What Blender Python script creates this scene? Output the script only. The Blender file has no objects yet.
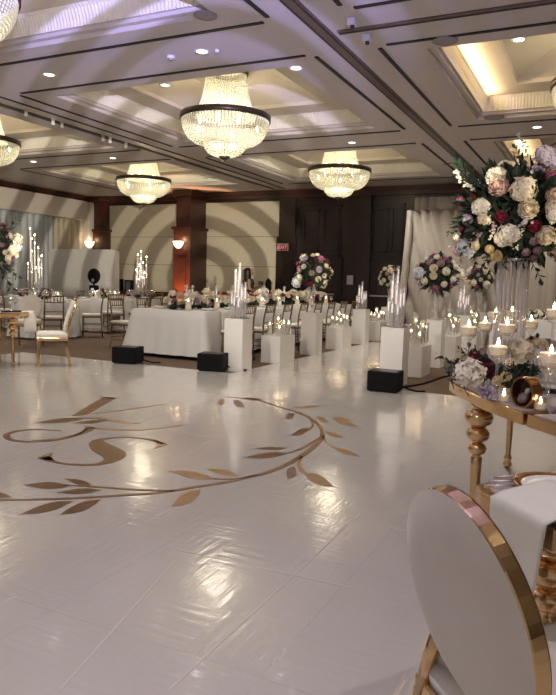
import bpy, math, random
from mathutils import Vector, Matrix, Euler
R = math.radians
PI = math.pi
random.seed(7)
SC = bpy.context.scene
COL = SC.collection

# ------------------------------------------------------------------ camera
H = 1.30
FPX = 660.8
def cam_axes(yaw, pitch, roll):
    f = Vector((-math.sin(yaw)*math.cos(pitch), math.cos(yaw)*math.cos(pitch), -math.sin(pitch)))
    r = Vector((math.cos(yaw), math.sin(yaw), 0)); d = f.cross(r)
    c, s = math.cos(roll), math.sin(roll)
    return r*c + d*s, -r*s + d*c, f
CR, CD, CF = cam_axes(R(25.889), R(5.72), R(-1.70))
cam = bpy.data.cameras.new('camera'); co = bpy.data.objects.new('camera', cam); COL.objects.link(co)
cam.sensor_fit = 'HORIZONTAL'; cam.sensor_width = 36; cam.lens = FPX/556*36
cam.clip_start = .05; cam.clip_end = 100
mw = Matrix.Identity(4)
for i in range(3):
    mw[i][0] = CR[i]; mw[i][1] = -CD[i]; mw[i][2] = -CF[i]
mw[2][3] = H
co.matrix_world = mw
SC.camera = co
# ------------------------------------------------------------------ world, exposure, large lights
w = bpy.data.worlds.new('world'); SC.world = w; w.use_nodes = True
w.node_tree.nodes['Background'].inputs[0].default_value = (1.0, .92, .86, 1)
w.node_tree.nodes['Background'].inputs[1].default_value = .22
SC.view_settings.view_transform = 'Standard'
SC.view_settings.look = 'None'
SC.view_settings.exposure = 0.22
SC.view_settings.gamma = 1.0
SC.view_settings.use_curve_mapping = False
SC.cycles.max_bounces = 7; SC.cycles.diffuse_bounces = 4; SC.cycles.glossy_bounces = 4
SC.cycles.transparent_max_bounces = 24; SC.cycles.transmission_bounces = 4
SC.cycles.sample_clamp_indirect = 12.0; SC.cycles.caustics_reflective = False; SC.cycles.caustics_refractive = False
SC.cycles.use_denoising = True
CEIL = 3.85
def lamp(kind, name, loc, energy, color, aim=None, **kw):
    l = bpy.data.lights.new(name, kind); l.energy = energy; l.color = color
    for k, v in kw.items(): setattr(l, k, v)
    o = bpy.data.objects.new(name, l); COL.objects.link(o); o.location = loc
    if aim is not None:
        o.rotation_euler = (Vector(aim)-Vector(loc)).to_track_quat('-Z', 'Y').to_euler()
    return o
SPOT_E = 120
for k, (x, y) in enumerate([(-6.56, 6.56), (-4.23, 6.54), (-6.6, 1.6), (-4.2, 1.6), (-1.1, 1.6), (1.3, 1.6), (-1.1, 6.5), (-4.28, 11.6), (-9.5, 6.5), (-9.5, 11.6), (-1.1, 11.4), (-6.5, 11.6), (-12.0, 11.6), (-1.1, 14.9), (1.4, 13.4), (-4.28, 14.9), (-12.0, 7.5), (-1.1, -2.2), (-4.2, -2.2)]):  # visible cans plus added beams, without fixtures, that brighten drape and chair back
    lamp('SPOT', 'downlight_or_fill_beam', (x, y, CEIL-.02), SPOT_E*.85 if y < 5 else SPOT_E*1.45 if y < 9 else SPOT_E*1.15, (1, .93, .81), (x, y, 0), spot_size=R(115), spot_blend=.8, shadow_soft_size=.06)
# added fill spots without fixtures, brightening the aisle pedestals, stage and tall flowers
for a, t_, e, sz in (((-3.4, 1.7, CEIL-.03), (-3.5, 11.0, .4), 620, 44), ((-.6, 6.6, CEIL-.03), (-2.2, 12.5, .7), 260, 50), ((-1.6, -1.5, CEIL-.03), (-.5, 4.2, 1.4), 150, 30), ((-5.6, 1.7, CEIL-.03), (-8.0, 9.5, .6), 330, 46)):
    lamp('SPOT', 'added_wash_beam', a, e, (1, .93, .83), t_, spot_size=R(sz), spot_blend=.9, shadow_soft_size=.05)
# patterned stage light standing behind the camera: palm stripes thrown up on the ceiling and the far walls
GOBO = (1.6, -1.2, 1.7)
gaim = Vector((-9.5, 11.5, 4.4))
g = lamp('SPOT', 'pattern_projector_beam', GOBO, 4200, (1, 1, 1), gaim, spot_size=R(62), spot_blend=.35, shadow_soft_size=.02)
gl = g.data; gl.use_nodes = True; nt = gl.node_tree
def gobo_nodes(nt):
    n = nt.nodes; L = nt.links
    em = n['Emission']
    geo = n.new('ShaderNodeNewGeometry')
    q = (gaim-Vector(GOBO)).normalized(); rt = q.cross(Vector((0, 0, 1))).normalized(); up = rt.cross(q)
    def dot(v):
        d = n.new('ShaderNodeVectorMath'); d.operation = 'DOT_PRODUCT'; L.new(geo.outputs['Incoming'], d.inputs[0]); d.inputs[1].default_value = v; return d.outputs['Value']
    def math_(op, a, b=None):
        m = n.new('ShaderNodeMath'); m.operation = op
        for i, x in enumerate((a, b)):
            if x is None: continue
            if isinstance(x, (int, float)): m.inputs[i].default_value = x
            else: L.new(x, m.inputs[i])
        return m.outputs[0]
    f = dot(q); u = math_('DIVIDE', dot(rt), f); v = math_('DIVIDE', dot(up), f)
    cv = n.new('ShaderNodeCombineXYZ'); L.new(math_('SUBTRACT', u, .12), cv.inputs[0]); L.new(math_('ADD', v, .185), cv.inputs[1])
    wv = n.new('ShaderNodeTexWave'); wv.wave_type = 'RINGS'; wv.rings_direction = 'SPHERICAL'
    wv.inputs['Scale'].default_value = 8.2; wv.inputs['Distortion'].default_value = 5.5; wv.inputs['Detail'].default_value = 0.3; wv.inputs['Detail Scale'].default_value = .5
    L.new(cv.outputs[0], wv.inputs['Vector'])
    rp = n.new('ShaderNodeValToRGB'); rp.color_ramp.elements[0].position = .30; rp.color_ramp.elements[0].color = (.18, .18, .18, 1)
    rp.color_ramp.elements[1].position = .66; rp.color_ramp.elements[1].color = (1, 1, 1, 1)
    L.new(wv.outputs['Fac'], rp.inputs[0])
    # the beam is violet-blue towards its upper side, warm white below
    mp = n.new('ShaderNodeMapRange'); mp.inputs['From Min'].default_value = -.045; mp.inputs['From Max'].default_value = .05; L.new(v, mp.inputs['Value'])
    mx = n.new('ShaderNodeMixRGB'); mx.inputs[1].default_value = (1.7, 1.52, 1.15, 1); mx.inputs[2].default_value = (.55, .52, 1.25, 1); L.new(mp.outputs[0], mx.inputs[0])
    ml = n.new('ShaderNodeMixRGB'); ml.blend_type = 'MULTIPLY'; ml.inputs[0].default_value = 1
    L.new(mx.outputs[0], ml.inputs[1]); L.new(rp.outputs[0], ml.inputs[2])
    # the lamp's shutter blade cuts the beam off just below the horizontal
    fl = Vector((q.x, q.y, 0)).normalized(); el = math_('DIVIDE', dot(Vector((0, 0, 1))), dot(fl))
    sh = n.new('ShaderNodeMapRange'); sh.inputs['From Min'].default_value = -.045; sh.inputs['From Max'].default_value = -.03; L.new(el, sh.inputs['Value'])
    m3 = n.new('ShaderNodeMixRGB'); m3.blend_type = 'MULTIPLY'; m3.inputs[0].default_value = 1
    side = n.new('ShaderNodeMapRange'); side.inputs['From Min'].default_value = .34; side.inputs['From Max'].default_value = .22; side.inputs['To Min'].default_value = .12; L.new(u, side.inputs['Value'])
    L.new(ml.outputs[0], m3.inputs[1]); L.new(math_('MULTIPLY', sh.outputs[0], side.outputs[0]), m3.inputs[2]); L.new(m3.outputs[0], em.inputs['Color'])
gobo_nodes(nt)

# ------------------------------------------------------------------ pixel helpers (556x695 frame)
def ray(px, py): return (CR*((px-278)/FPX) + CD*((py-347.5)/FPX) + CF)
def at(px, py, z=0.0):
    d = ray(px, py); t = (z-H)/d.z; return Vector((d.x*t, d.y*t, z))
def aty(px, py, Y):
    d = ray(px, py); t = Y/d.y; return Vector((d.x*t, Y, H+d.z*t))
def atx(px, py, X):
    d = ray(px, py); t = X/d.x; return Vector((X, d.y*t, H+d.z*t))
def atd(px, py, dd): return ray(px, py)*dd + Vector((0, 0, H))

# ------------------------------------------------------------------ materials
def srgb(r, g, b):
    f = lambda c: ((c/255+.055)/1.055)**2.4 if c > 10.3 else c/255/12.92
    return (f(r), f(g), f(b), 1)
MATS = {}
def mat(name, col, rough=.5, metal=0, noise=0, nscale=20, emit=None, es=0, bump=0, bscale=40, sheen=0, coat=0, spec=None):
    if name in MATS: return MATS[name]
    m = bpy.data.materials.new(name); m.use_nodes = True; MATS[name] = m
    n = m.node_tree.nodes; L = m.node_tree.links; b = n['Principled BSDF']
    b.inputs['Base Color'].default_value = col; b.inputs['Roughness'].default_value = rough; b.inputs['Metallic'].default_value = metal
    if sheen: b.inputs['Sheen Weight'].default_value = sheen
    if coat: b.inputs['Coat Weight'].default_value = coat
    if spec is not None: b.inputs['Specular IOR Level'].default_value = spec
    if emit: b.inputs['Emission Color'].default_value = emit; b.inputs['Emission Strength'].default_value = es
    if noise or bump:
        tc = n.new('ShaderNodeTexCoord'); nz = n.new('ShaderNodeTexNoise'); nz.inputs['Scale'].default_value = nscale; nz.inputs['Detail'].default_value = 4
        L.new(tc.outputs['Object'], nz.inputs['Vector'])
        if noise:
            mx = n.new('ShaderNodeMixRGB'); mx.inputs[1].default_value = tuple(c*(1-noise) for c in col[:3])+(1,); mx.inputs[2].default_value = tuple(min(1, c*(1+noise)) for c in col[:3])+(1,)
            L.new(nz.outputs['Fac'], mx.inputs[0]); L.new(mx.outputs[0], b.inputs['Base Color'])
        if bump:
            n2 = n.new('ShaderNodeTexNoise'); n2.inputs['Scale'].default_value = bscale; L.new(tc.outputs['Object'], n2.inputs['Vector'])
            bp = n.new('ShaderNodeBump'); bp.inputs['Strength'].default_value = bump; bp.inputs['Distance'].default_value = .02
            L.new(n2.outputs['Fac'], bp.inputs['Height']); L.new(bp.outputs[0], b.inputs['Normal'])
    return m
def clearmat(name, tint=(1, 1, 1), refl=.16, rough=.03, body=0.0, bodycol=(.8, .8, .8, 1), emit=0, ecol=(1, 1, 1, 1)):
    if name in MATS: return MATS[name]
    m = bpy.data.materials.new(name); m.use_nodes = True; MATS[name] = m
    n = m.node_tree.nodes; L = m.node_tree.links
    for x in list(n): n.remove(x)
    out = n.new('ShaderNodeOutputMaterial'); tr = n.new('ShaderNodeBsdfTransparent'); tr.inputs[0].default_value = (*tint, 1)
    gl = n.new('ShaderNodeBsdfGlossy'); gl.inputs['Roughness'].default_value = rough; gl.inputs['Color'].default_value = (1, 1, 1, 1)
    lw = n.new('ShaderNodeLayerWeight'); lw.inputs['Blend'].default_value = .35
    mr = n.new('ShaderNodeMapRange'); mr.inputs['To Min'].default_value = refl*.5; mr.inputs['To Max'].default_value = min(1, refl*4); L.new(lw.outputs['Facing'], mr.inputs['Value'])
    mx = n.new('ShaderNodeMixShader'); L.new(mr.outputs[0], mx.inputs[0]); L.new(tr.outputs[0], mx.inputs[1]); L.new(gl.outputs[0], mx.inputs[2])
    last = mx
    if body:
        df = n.new('ShaderNodeBsdfDiffuse'); df.inputs[0].default_value = bodycol
        m2 = n.new('ShaderNodeMixShader'); m2.inputs[0].default_value = body; L.new(last.outputs[0], m2.inputs[1]); L.new(df.outputs[0], m2.inputs[2]); last = m2
    if emit:
        em = n.new('ShaderNodeEmission'); em.inputs[0].default_value = ecol; em.inputs[1].default_value = emit
        ad = n.new('ShaderNodeAddShader'); L.new(last.outputs[0], ad.inputs[0]); L.new(em.outputs[0], ad.inputs[1]); last = ad
    L.new(last.outputs[0], out.inputs[0])
    return m
GOLD = mat('polished_gold', (.76, .51, .27, 1), .16, 1)
GOLD2 = mat('gold_paint', (.42, .28, .14, 1), .38, .75)
CHIA = mat('chiavari_gold', (.22, .145, .075, 1), .4, .55)
WHITEP = mat('white_pedestal', (.88, .85, .81, 1), .35, noise=.02)
LINEN = mat('white_linen', (.74, .72, .71, 1), .85, noise=.04, nscale=60)
LINEN2 = mat('ivory_napkin', (.80, .77, .70, 1), .8, noise=.03)
CUSH = mat('ivory_cushion', (.78, .74, .68, 1), .75)
VELVET = mat('cream_velvet', (.66, .59, .535, 1), .8, noise=.10, nscale=7, sheen=.5)
BLACK = mat('matte_black', (.004, .0035, .005, 1), .7, spec=.2)
DARKG = mat('dark_grille', (.05, .045, .05, 1), .6)
GLASS = clearmat('clear_glass', refl=.26, body=.03, bodycol=(.9, .88, .85, 1))
CRYST = clearmat('clear_acrylic', refl=.14, body=.16, bodycol=(.95, .93, .93, 1), tint=(.99, .98, .98))
WATER = clearmat('clear_water', tint=(.96, .95, .92), refl=.12)
WAX = mat('candle_wax', (.90, .80, .62, 1), .5, emit=(1, .70, .36, 1), es=.40)
FLAME = mat('candle_flame', (1, .8, .5, 1), .5, emit=(1, .74, .42, 1), es=60)
FOLI = mat('dark_foliage', (.022, .035, .020, 1), .55, noise=.4, nscale=12)
FOLI2 = mat('green_leaf', (.025, .045, .028, 1), .45, noise=.3, nscale=15)
STEMM = mat('brown_stem', (.10, .07, .04, 1), .7)
FCOL = dict(cream=(.86, .75, .57, 1), white=(.90, .83, .71, 1), peach=(.85, .62, .45, 1), blush=(.72, .50, .45, 1), mauve=(.46, .31, .35, 1), lav=(.58, .48, .58, 1),
            pink=(.50, .14, .25, 1), crimson=(.26, .02, .05, 1), burg=(.11, .012, .03, 1), blue=(.66, .67, .74, 1), yellow=(.85, .68, .38, 1), rust=(.25, .08, .03, 1))
def fmat(c): return mat('petal_'+c, FCOL[c], .65, noise=.12, nscale=9)

# ------------------------------------------------------------------ mesh builder
class MB:
    def __init__(s): s.v = []; s.f = []; s.sm = []
    def add(s, vs, fs, smooth=False, M=None):
        o = len(s.v)
        s.v += [tuple(M @ Vector(p)) if M is not None else tuple(p) for p in vs]
        s.f += [tuple(i+o for i in f) for f in fs]; s.sm += [smooth]*len(fs); return s
    def box(s, c, d, M=None, taper=1.0):
        x, y, z = (q/2 for q in d); t = taper
        vs = [(c[0]+a*x*(t if k > 0 else 1), c[1]+b*y*(t if k > 0 else 1), c[2]+k*z) for k in (-1, 1) for a, b in ((-1, -1), (1, -1), (1, 1), (-1, 1))]
        return s.add(vs, [(3, 2, 1, 0), (4, 5, 6, 7), (0, 1, 5, 4), (1, 2, 6, 5), (2, 3, 7, 6), (3, 0, 4, 7)], False, M)
    def bb(s, x0, x1, y0, y1, z0, z1): return s.box(((x0+x1)/2, (y0+y1)/2, (z0+z1)/2), (abs(x1-x0), abs(y1-y0), abs(z1-z0)))
    def lathe(s, prof, n=20, c=(0, 0, 0), cap=True, M=None, wav=None, smooth=True):
        vs = []; fs = []; m = len(prof)
        for r, z in prof:
            for k in range(n):
                a = 2*PI*k/n; rr = r*(1+(wav(a, z) if wav else 0))
                vs.append((c[0]+rr*math.cos(a), c[1]+rr*math.sin(a), c[2]+z))
        for i in range(m-1):
            for k in range(n):
                k2 = (k+1) % n; fs.append((i*n+k, i*n+k2, (i+1)*n+k2, (i+1)*n+k))
        s.add(vs, fs, smooth, M)
        if cap:
            caps = []
            if prof[0][0] > 1e-4: caps.append(tuple(range(n-1, -1, -1)))
            if prof[-1][0] > 1e-4: caps.append(tuple((m-1)*n+k for k in range(n)))
            o = len(s.v)-len(vs)
            s.f += [tuple(i+o for i in f) for f in caps]; s.sm += [False]*len(caps)
        return s
    def bar(s, a, b, r0, r1=None, n=8, smooth=True):
        a = Vector(a); b = Vector(b); d = b-a; L = d.length
        M = Matrix.Translation(a) @ d.to_track_quat('Z', 'Y').to_matrix().to_4x4()
        return s.lathe([(r0, 0), (r0 if r1 is None else r1, L)], n, M=M, smooth=smooth)
    def tube(s, pts, r, n=8, closed=False, flat=None):
        pts = [Vector(p) for p in pts]; N = len(pts); vs = []; fs = []
        up = Vector((0, 0, 1))
        for i, p in enumerate(pts):
            t = (pts[(i+1) % N]-pts[i-1]) if closed else (pts[min(i+1, N-1)]-pts[max(i-1, 0)])
            t.normalize(); a = t.cross(up)
            if a.length < .05: a = t.cross(Vector((0, 1, 0)))
            a.normalize(); b = a.cross(t); rr = r[i] if isinstance(r, (list, tuple)) else r
            for k in range(n):
                q = 2*PI*k/n; vs.append(p+a*math.cos(q)*rr+b*math.sin(q)*rr)
        for i in range(N if closed else N-1):
            j = (i+1) % N
            for k in range(n):
                k2 = (k+1) % n; fs.append((i*n+k, i*n+k2, j*n+k2, j*n+k))
        if not closed: fs += [tuple(range(n-1, -1, -1)), tuple((N-1)*n+k for k in range(n))]
        return s.add(vs, fs, True)
    def ball(s, c, r, n=10, m=6, sq=1.0):
        return s.lathe([(max(r*math.sin(PI*i/m), 1e-5), -r*sq*math.cos(PI*i/m)) for i in range(m+1)], n, c, cap=False)
    def octa(s, c, r, h=None):
        h = h or r; x, y, z = c
        return s.add([(x+r, y, z), (x, y+r, z), (x-r, y, z), (x, y-r, z), (x, y, z+h), (x, y, z-h)], [(0, 1, 4), (1, 2, 4), (2, 3, 4), (3, 0, 4), (1, 0, 5), (2, 1, 5), (3, 2, 5), (0, 3, 5)])
    def grid(s, fn, nu, nv, smooth=True, M=None, closeu=False):
        vs = [fn(i/nu, j/nv) for j in range(nv+1) for i in range(nu+1)]
        fs = [(j*(nu+1)+i, j*(nu+1)+i+1, (j+1)*(nu+1)+i+1, (j+1)*(nu+1)+i) for j in range(nv) for i in range(nu)]
        return s.add(vs, fs, smooth, M)
    def prism(s, poly, z0, z1, smooth=False):
        n = len(poly); vs = [(x, y, z0) for x, y in poly]+[(x, y, z1) for x, y in poly]
        fs = [tuple(range(n-1, -1, -1)), tuple(range(n, 2*n))]+[(i, (i+1) % n, n+(i+1) % n, n+i) for i in range(n)]
        return s.add(vs, fs, smooth)
    def mesh(s, name, m):
        me = bpy.data.meshes.new(name); me.from_pydata(s.v, [], s.f); me.materials.append(m)
        me.polygons.foreach_set('use_smooth', s.sm); me.update(); return me
    def build(s, name, m, parent=None, loc=(0, 0, 0), bevel=0, subsurf=0, solid=0):
        o = bpy.data.objects.new(name, s.mesh(name, m)); COL.objects.link(o); o.location = loc
        if parent is not None: o.parent = parent
        if solid: q = o.modifiers.new('thick', 'SOLIDIFY'); q.thickness = solid
        if bevel: q = o.modifiers.new('bevel', 'BEVEL'); q.width = bevel; q.segments = 3; q.limit_method = 'ANGLE'
        if subsurf: q = o.modifiers.new('sub', 'SUBSURF'); q.levels = subsurf; q.render_levels = subsurf
        return o
def put(name, me, parent=None, loc=(0, 0, 0), rot=(0, 0, 0), sc=1.0):
    o = bpy.data.objects.new(name, me); COL.objects.link(o); o.location = loc; o.rotation_euler = rot
    o.scale = (sc, sc, sc) if isinstance(sc, (int, float)) else sc
    if parent is not None: o.parent = parent
    return o
def tag(o, label, cat, group=None):
    o['label'] = label; o['category'] = cat
    if group: o['group'] = group
    return o
def thing(name, label, cat, loc=(0, 0, 0), rz=0, group=None):
    o = bpy.data.objects.new(name, None); COL.objects.link(o); o.location = loc; o.rotation_euler = (0, 0, rz); o.empty_display_size = .1
    return tag(o, label, cat, group)
def struct(o): o['kind'] = 'structure'; return o
KIDS = {}
def dup(root, loc, rz, label, group=None):
    def cp(o, par):
        c = o.copy(); COL.objects.link(c)
        if par is not None: c.parent = par; c.matrix_parent_inverse = o.matrix_parent_inverse
        for ch in KIDS.get(o.name) or list(o.children): cp(ch, c)
        return c
    r = cp(root, None); r.location = loc; r.rotation_euler = (0, 0, rz); r['label'] = label
    if group: r['group'] = group
    return r
class Proto:
    """first use moves the built thing itself, then copies"""
    def __init__(s, maker): s.maker = maker; s.root = None
    def __call__(s, loc, rz, label, group=None):
        if s.root is None:
            s.root = s.maker(); r = s.root; r.location = loc; r.rotation_euler = (0, 0, rz); r['label'] = label
            if group: r['group'] = group
            return r
        return dup(s.root, loc, rz, label, group)

# ================================================================== STRUCTURE
CARPET_Z = -.015
XL, YB, XR, YF = -15.3, 17.1, 7.0, -3.0
carpet = mat('brown_carpet', (.135, .085, .055, 1), .95, noise=.25, nscale=9, bump=.3, bscale=150)
struct(MB().bb(XL-.3, XR, YF, YB+.3, CARPET_Z-.1, CARPET_Z).build('floor', carpet))
ceilm = mat('ceiling_paint', (.60, .545, .52, 1), .8, noise=.03, nscale=3)
ceilw = mat('ceiling_cove_paint', (.80, .76, .66, 1), .8)
cove_in = mat('ceiling_recess_paint', (.62, .55, .46, 1), .8, noise=.04, nscale=2)
CXS = (-10.75, -5.4, -0.05, 5.3); CYS = (-.87, 4.08, 9.03, 13.98); HX, HY = 1.85, 1.66
TRX = (-13.4, -8.08, -2.73, 2.62); TRY = (1.6, 6.56, 11.51)
def ceiling():
    b = MB()
    xs = sorted([XL-.3, XR]+[c+s*HX for c in CXS for s in (-1, 1)]); ys = sorted([YF, YB+.3]+[c+s*HY for c in CYS for s in (-1, 1)])
    xs = [x for x in xs if x <= XR]; ys = [y for y in ys if y >= YF]
    for i in range(len(xs)-1):
        for j in range(len(ys)-1):
            cx = (xs[i]+xs[i+1])/2; cy = (ys[j]+ys[j+1])/2
            if any(abs(cx-a) < HX for a in CXS) and any(abs(cy-c) < HY for c in CYS): continue
            b.add([(xs[i], ys[j], CEIL), (xs[i+1], ys[j], CEIL), (xs[i+1], ys[j+1], CEIL), (xs[i], ys[j+1], CEIL)], [(3, 2, 1, 0)])
    return struct(b.build('ceiling', ceilm))
ceiling()
def ring_strip(b, r0, r1):
    """4-sided strip between two rectangles (hx,hy,z)"""
    vs = []
    for hx, hy, z in (r0, r1): vs += [(-hx, -hy, z), (hx, -hy, z), (hx, hy, z), (-hx, hy, z)]
    b.add(vs, [(k, (k+1) % 4, 4+(k+1) % 4, 4+k) for k in range(4)])
def coffer_meshes():
    a = MB()   # lip mouldings
    ring_strip(a, (HX, HY, 0), (HX, HY, .05)); ring_strip(a, (HX, HY, .05), (HX-.07, HY-.07, .05)); ring_strip(a, (HX-.07, HY-.07, .05), (HX-.07, HY-.07, .09))
    x, y = HX-.10, HY-.10
    ring_strip(a, (HX-.07, HY-.07, .09), (x, y, .09))
    p = MB()   # pleated band
    for sx, sy, L, off, horiz in ((0, -1, x, y, 1), (0, 1, x, y, 1), (-1, 0, y, x, 0), (1, 0, y, x, 0)):
        n = int(2*L/.045)*2
        vs = []; fs = []
        for k in range(n+1):
            t = -L+2*L*k/n; d = .009 if k % 2 else 0
            for zz, ins in ((.09, 0), (.16, .012), (.26, .05), (.29, .09)):
                o = off-ins-d
                vs.append((t, sy*o, zz) if horiz else (sx*o, t, zz))
        for k in range(n):
            for q in range(3): fs.append((k*4+q, (k+1)*4+q, (k+1)*4+q+1, k*4+q+1))
        p.add(vs, fs)
    c = MB()   # shelf, slopes and flat crown
    x2, y2 = x-.13, y-.13
    ring_strip(c, (x, y, .29), (x2-.40, y2-.40, .30)); ring_strip(c, (x2-.40, y2-.40, .30), (x2-.40, y2-.40, .36))
    ring_strip(c, (x2-.40, y2-.40, .36), (x2-.95, y2-.95, .62))
    hx, hy = x2-.95, y2-.95
    c.add([(-hx, -hy, .62), (hx, -hy, .62), (hx, hy, .62), (-hx, hy, .62)], [(0, 1, 2, 3)])
    return a.mesh('trim', ceilm), p.mesh('trim', ceilw), c.mesh('trim', cove_in)
ca, cp_, cc = coffer_meshes()
for cx in CXS:
    for cy in CYS:
        for me, nm in ((ca, 'trim_1'), (cp_, 'trim_2'), (cc, 'trim_3')):
            struct(put(nm, me, None, (cx, cy, CEIL)))
# warm cove strips in the coffers above the draped stage
for cx, cy in ((-.05, 9.03), (-.05, 13.98)):
    cl = lamp('AREA', 'cove_strip_light', (cx-HX+.22, cy, CEIL+.20), 13, (1, .74, .42), None, shape='RECTANGLE', size=.04, size_y=2.7)
    zz_ = -Vector((.75, 0, .66)).normalized(); yy_ = Vector((0, 1, 0)); xx_ = yy_.cross(zz_)
    cl.rotation_euler = Matrix((xx_, yy_, zz_)).transposed().to_euler()
trk = mat('partition_track', (.16, .11, .10, 1), .35, .4)
trkd = mat('track_groove', (.025, .02, .02, 1), .5)
def track(x=None, y=None, a=0, b_=0, k=0):
    m1 = MB(); m2 = MB()
    if x is not None:
        m1.bb(x-.065, x+.065, a, b_, CEIL-.012, CEIL+.01); m2.bb(x-.10, x-.065, a, b_, CEIL-.006, CEIL+.01); m2.bb(x+.02, x+.04, a, b_, CEIL-.016, CEIL+.01)
    else:
        m1.bb(a, b_, y-.05, y+.05, CEIL-.012, CEIL+.01); m2.bb(a, b_, y+.01, y+.035, CEIL-.016, CEIL+.01)
    struct(m1.build('trim_4', trk)); struct(m2.build('trim_5', trkd))
track(x=-2.73, a=YF, b_=YB-.2); track(y=6.56, a=-2.6, b_=2.5); track(y=1.6, a=-2.6, b_=2.5)
chr_ = mat('bright_track', (.55, .50, .45, 1), .3, .3)
struct(MB().bb(-8.32, -8.06, YF, YB-.4, CEIL-.01, CEIL+.01).build('trim_6', chr_))
struct(MB().bb(-8.42, -8.32, YF, YB-.4, CEIL-.02, CEIL+.01).build('trim_7', trkd))
struct(MB().bb(-8.06, -8.03, YF, YB-.4, CEIL-.016, CEIL+.01).build('trim_7', trkd))
# walls
wood = mat('dark_mahogany', (.026, .012, .010, 1), .35, noise=.35, nscale=3)
wood_r = mat('red_mahogany', (.060, .018, .012, 1), .35, noise=.3, nscale=3)
wpanel = mat('beige_wall_panel', (.62, .57, .47, 1), .7, noise=.02)
struct(MB().bb(XL-.3, XR, YB, YB+.3, CARPET_Z, CEIL+.1).build('wall_back', wood))
struct(MB().bb(XL-.3, XL, YF, YB+.3, CARPET_Z, CEIL+.1).build('wall_left', wpanel))
struct(MB().bb(XR, XR+.2, YF, YB+.3, CARPET_Z, CEIL+.1).build('wall_right', wpanel))
b = MB()   # crown along the back and left walls
b.bb(XL, XR, YB-.10, YB+.01, CEIL-.22, CEIL+.02); b.bb(XL, XR, YB-.17, YB-.08, CEIL-.10, CEIL+.02)
b.bb(XL-.01, XL+.10, YF, YB, CEIL-.22, CEIL+.02); b.bb(XL+.08, XL+.17, YF, YB, CEIL-.10, CEIL+.02)
struct(b.build('trim_8', wood_r))
PY = YB-.86     # front of the pilasters
p1 = (aty(109, 240, YB).x, aty(178.5, 240, YB).x); p2 = (aty(206.5, 240, YB).x, aty(279.5, 240, YB).x)
for x0, x1, nm in ((p1[0]-.1, p1[1], 'wall_panel'), (p2[0]-.02, p2[1], 'wall_panel')):
    z0, z1 = (.86, 3.56)
    struct(MB().bb(x0, x1, YB-.03, YB+.01, z0, z1).build('wall_back_panel', wpanel))
    f = MB(); f.bb(x0-.06, x1+.06, YB-.07, YB, z0-.12, z0); f.bb(x0-.06, x1+.06, YB-.06, YB, z1, z1+.06); f.bb(x1, x1+.06, YB-.06, YB, z0, z1)
    f.bb(x0, x1, YB-.036, YB-.029, z0+.84, z0+.85); f.bb(x0, x1, YB-.036, YB-.029, z0+1.70, z0+1.71)
    struct(f.build('trim_9', wood))
def pilaster(x0, x1, m, PY=PY):
    b = MB(); b.bb(x0, x1, PY, YB, CARPET_Z, CEIL-.01)
    b.bb(x0-.05, x1+.05, PY-.05, YB, CARPET_Z, 2.78); b.bb(x0-.10, x1+.10, PY-.10, YB, 2.72, 2.80); b.bb(x0-.08, x1+.08, PY-.08, YB, CARPET_Z, .16)
    b.bb(x0-.08, x1+.08, PY-.08, YB, CEIL-.18, CEIL)
    b.bb(x0+.10, x1-.10, PY-.065, PY-.04, .3, 1.9); b.bb(x0-.07, x1+.07, PY-.07, YB, .86, .92)
    return struct(b.build('trim_10', m))
PIL2 = (aty(176, 240, PY).x, aty(190, 240, PY).x); PIL1 = (aty(89.5, 240, YB-.18).x, aty(106.5, 240, YB-.18).x)
pilaster(*PIL2, wood_r); pilaster(*PIL1, wood_r, YB-.18)
# wood panelling, pilasters and doors of the right half of the back wall
b = MB()
for pa, pb in ((281, 297), (361, 371.5)):
    x0, x1 = aty(pa, 240, YB).x, aty(pb, 240, YB).x
    b.bb(x0, x1, YB-.16, YB, CARPET_Z, CEIL-.2); b.bb(x0-.04, x1+.04, YB-.2, YB, CARPET_Z, 2.55); b.bb(x0-.06, x1+.06, YB-.22, YB, CARPET_Z, .2)
struct(b.build('trim_11', wood))
pl = mat('dark_panel_moulding', (.016, .008, .007, 1), .35)
def rp(b, x0, x1, z0, z1, t=.045):
    b.bb(x0, x1, YB-.035, YB, z0, z0+t); b.bb(x0, x1, YB-.035, YB, z1-t, z1); b.bb(x0, x0+t, YB-.035, YB, z0, z1); b.bb(x1-t, x1, YB-.035, YB, z0, z1)
b = MB()
def wx_(px): return aty(px, 240, YB).x
for u in ((300, 341), (303, 319), (323, 339), (369, 404), (371.5, 388), (391, 403)):
    z1 = 3.42 if u[1]-u[0] > 30 else 3.30; z0 = 2.02 if u[1]-u[0] > 30 else 2.14
    rp(b, wx_(u[0]), wx_(u[1]), z0, z1)
struct(b.build('trim_12', pl))
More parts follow.
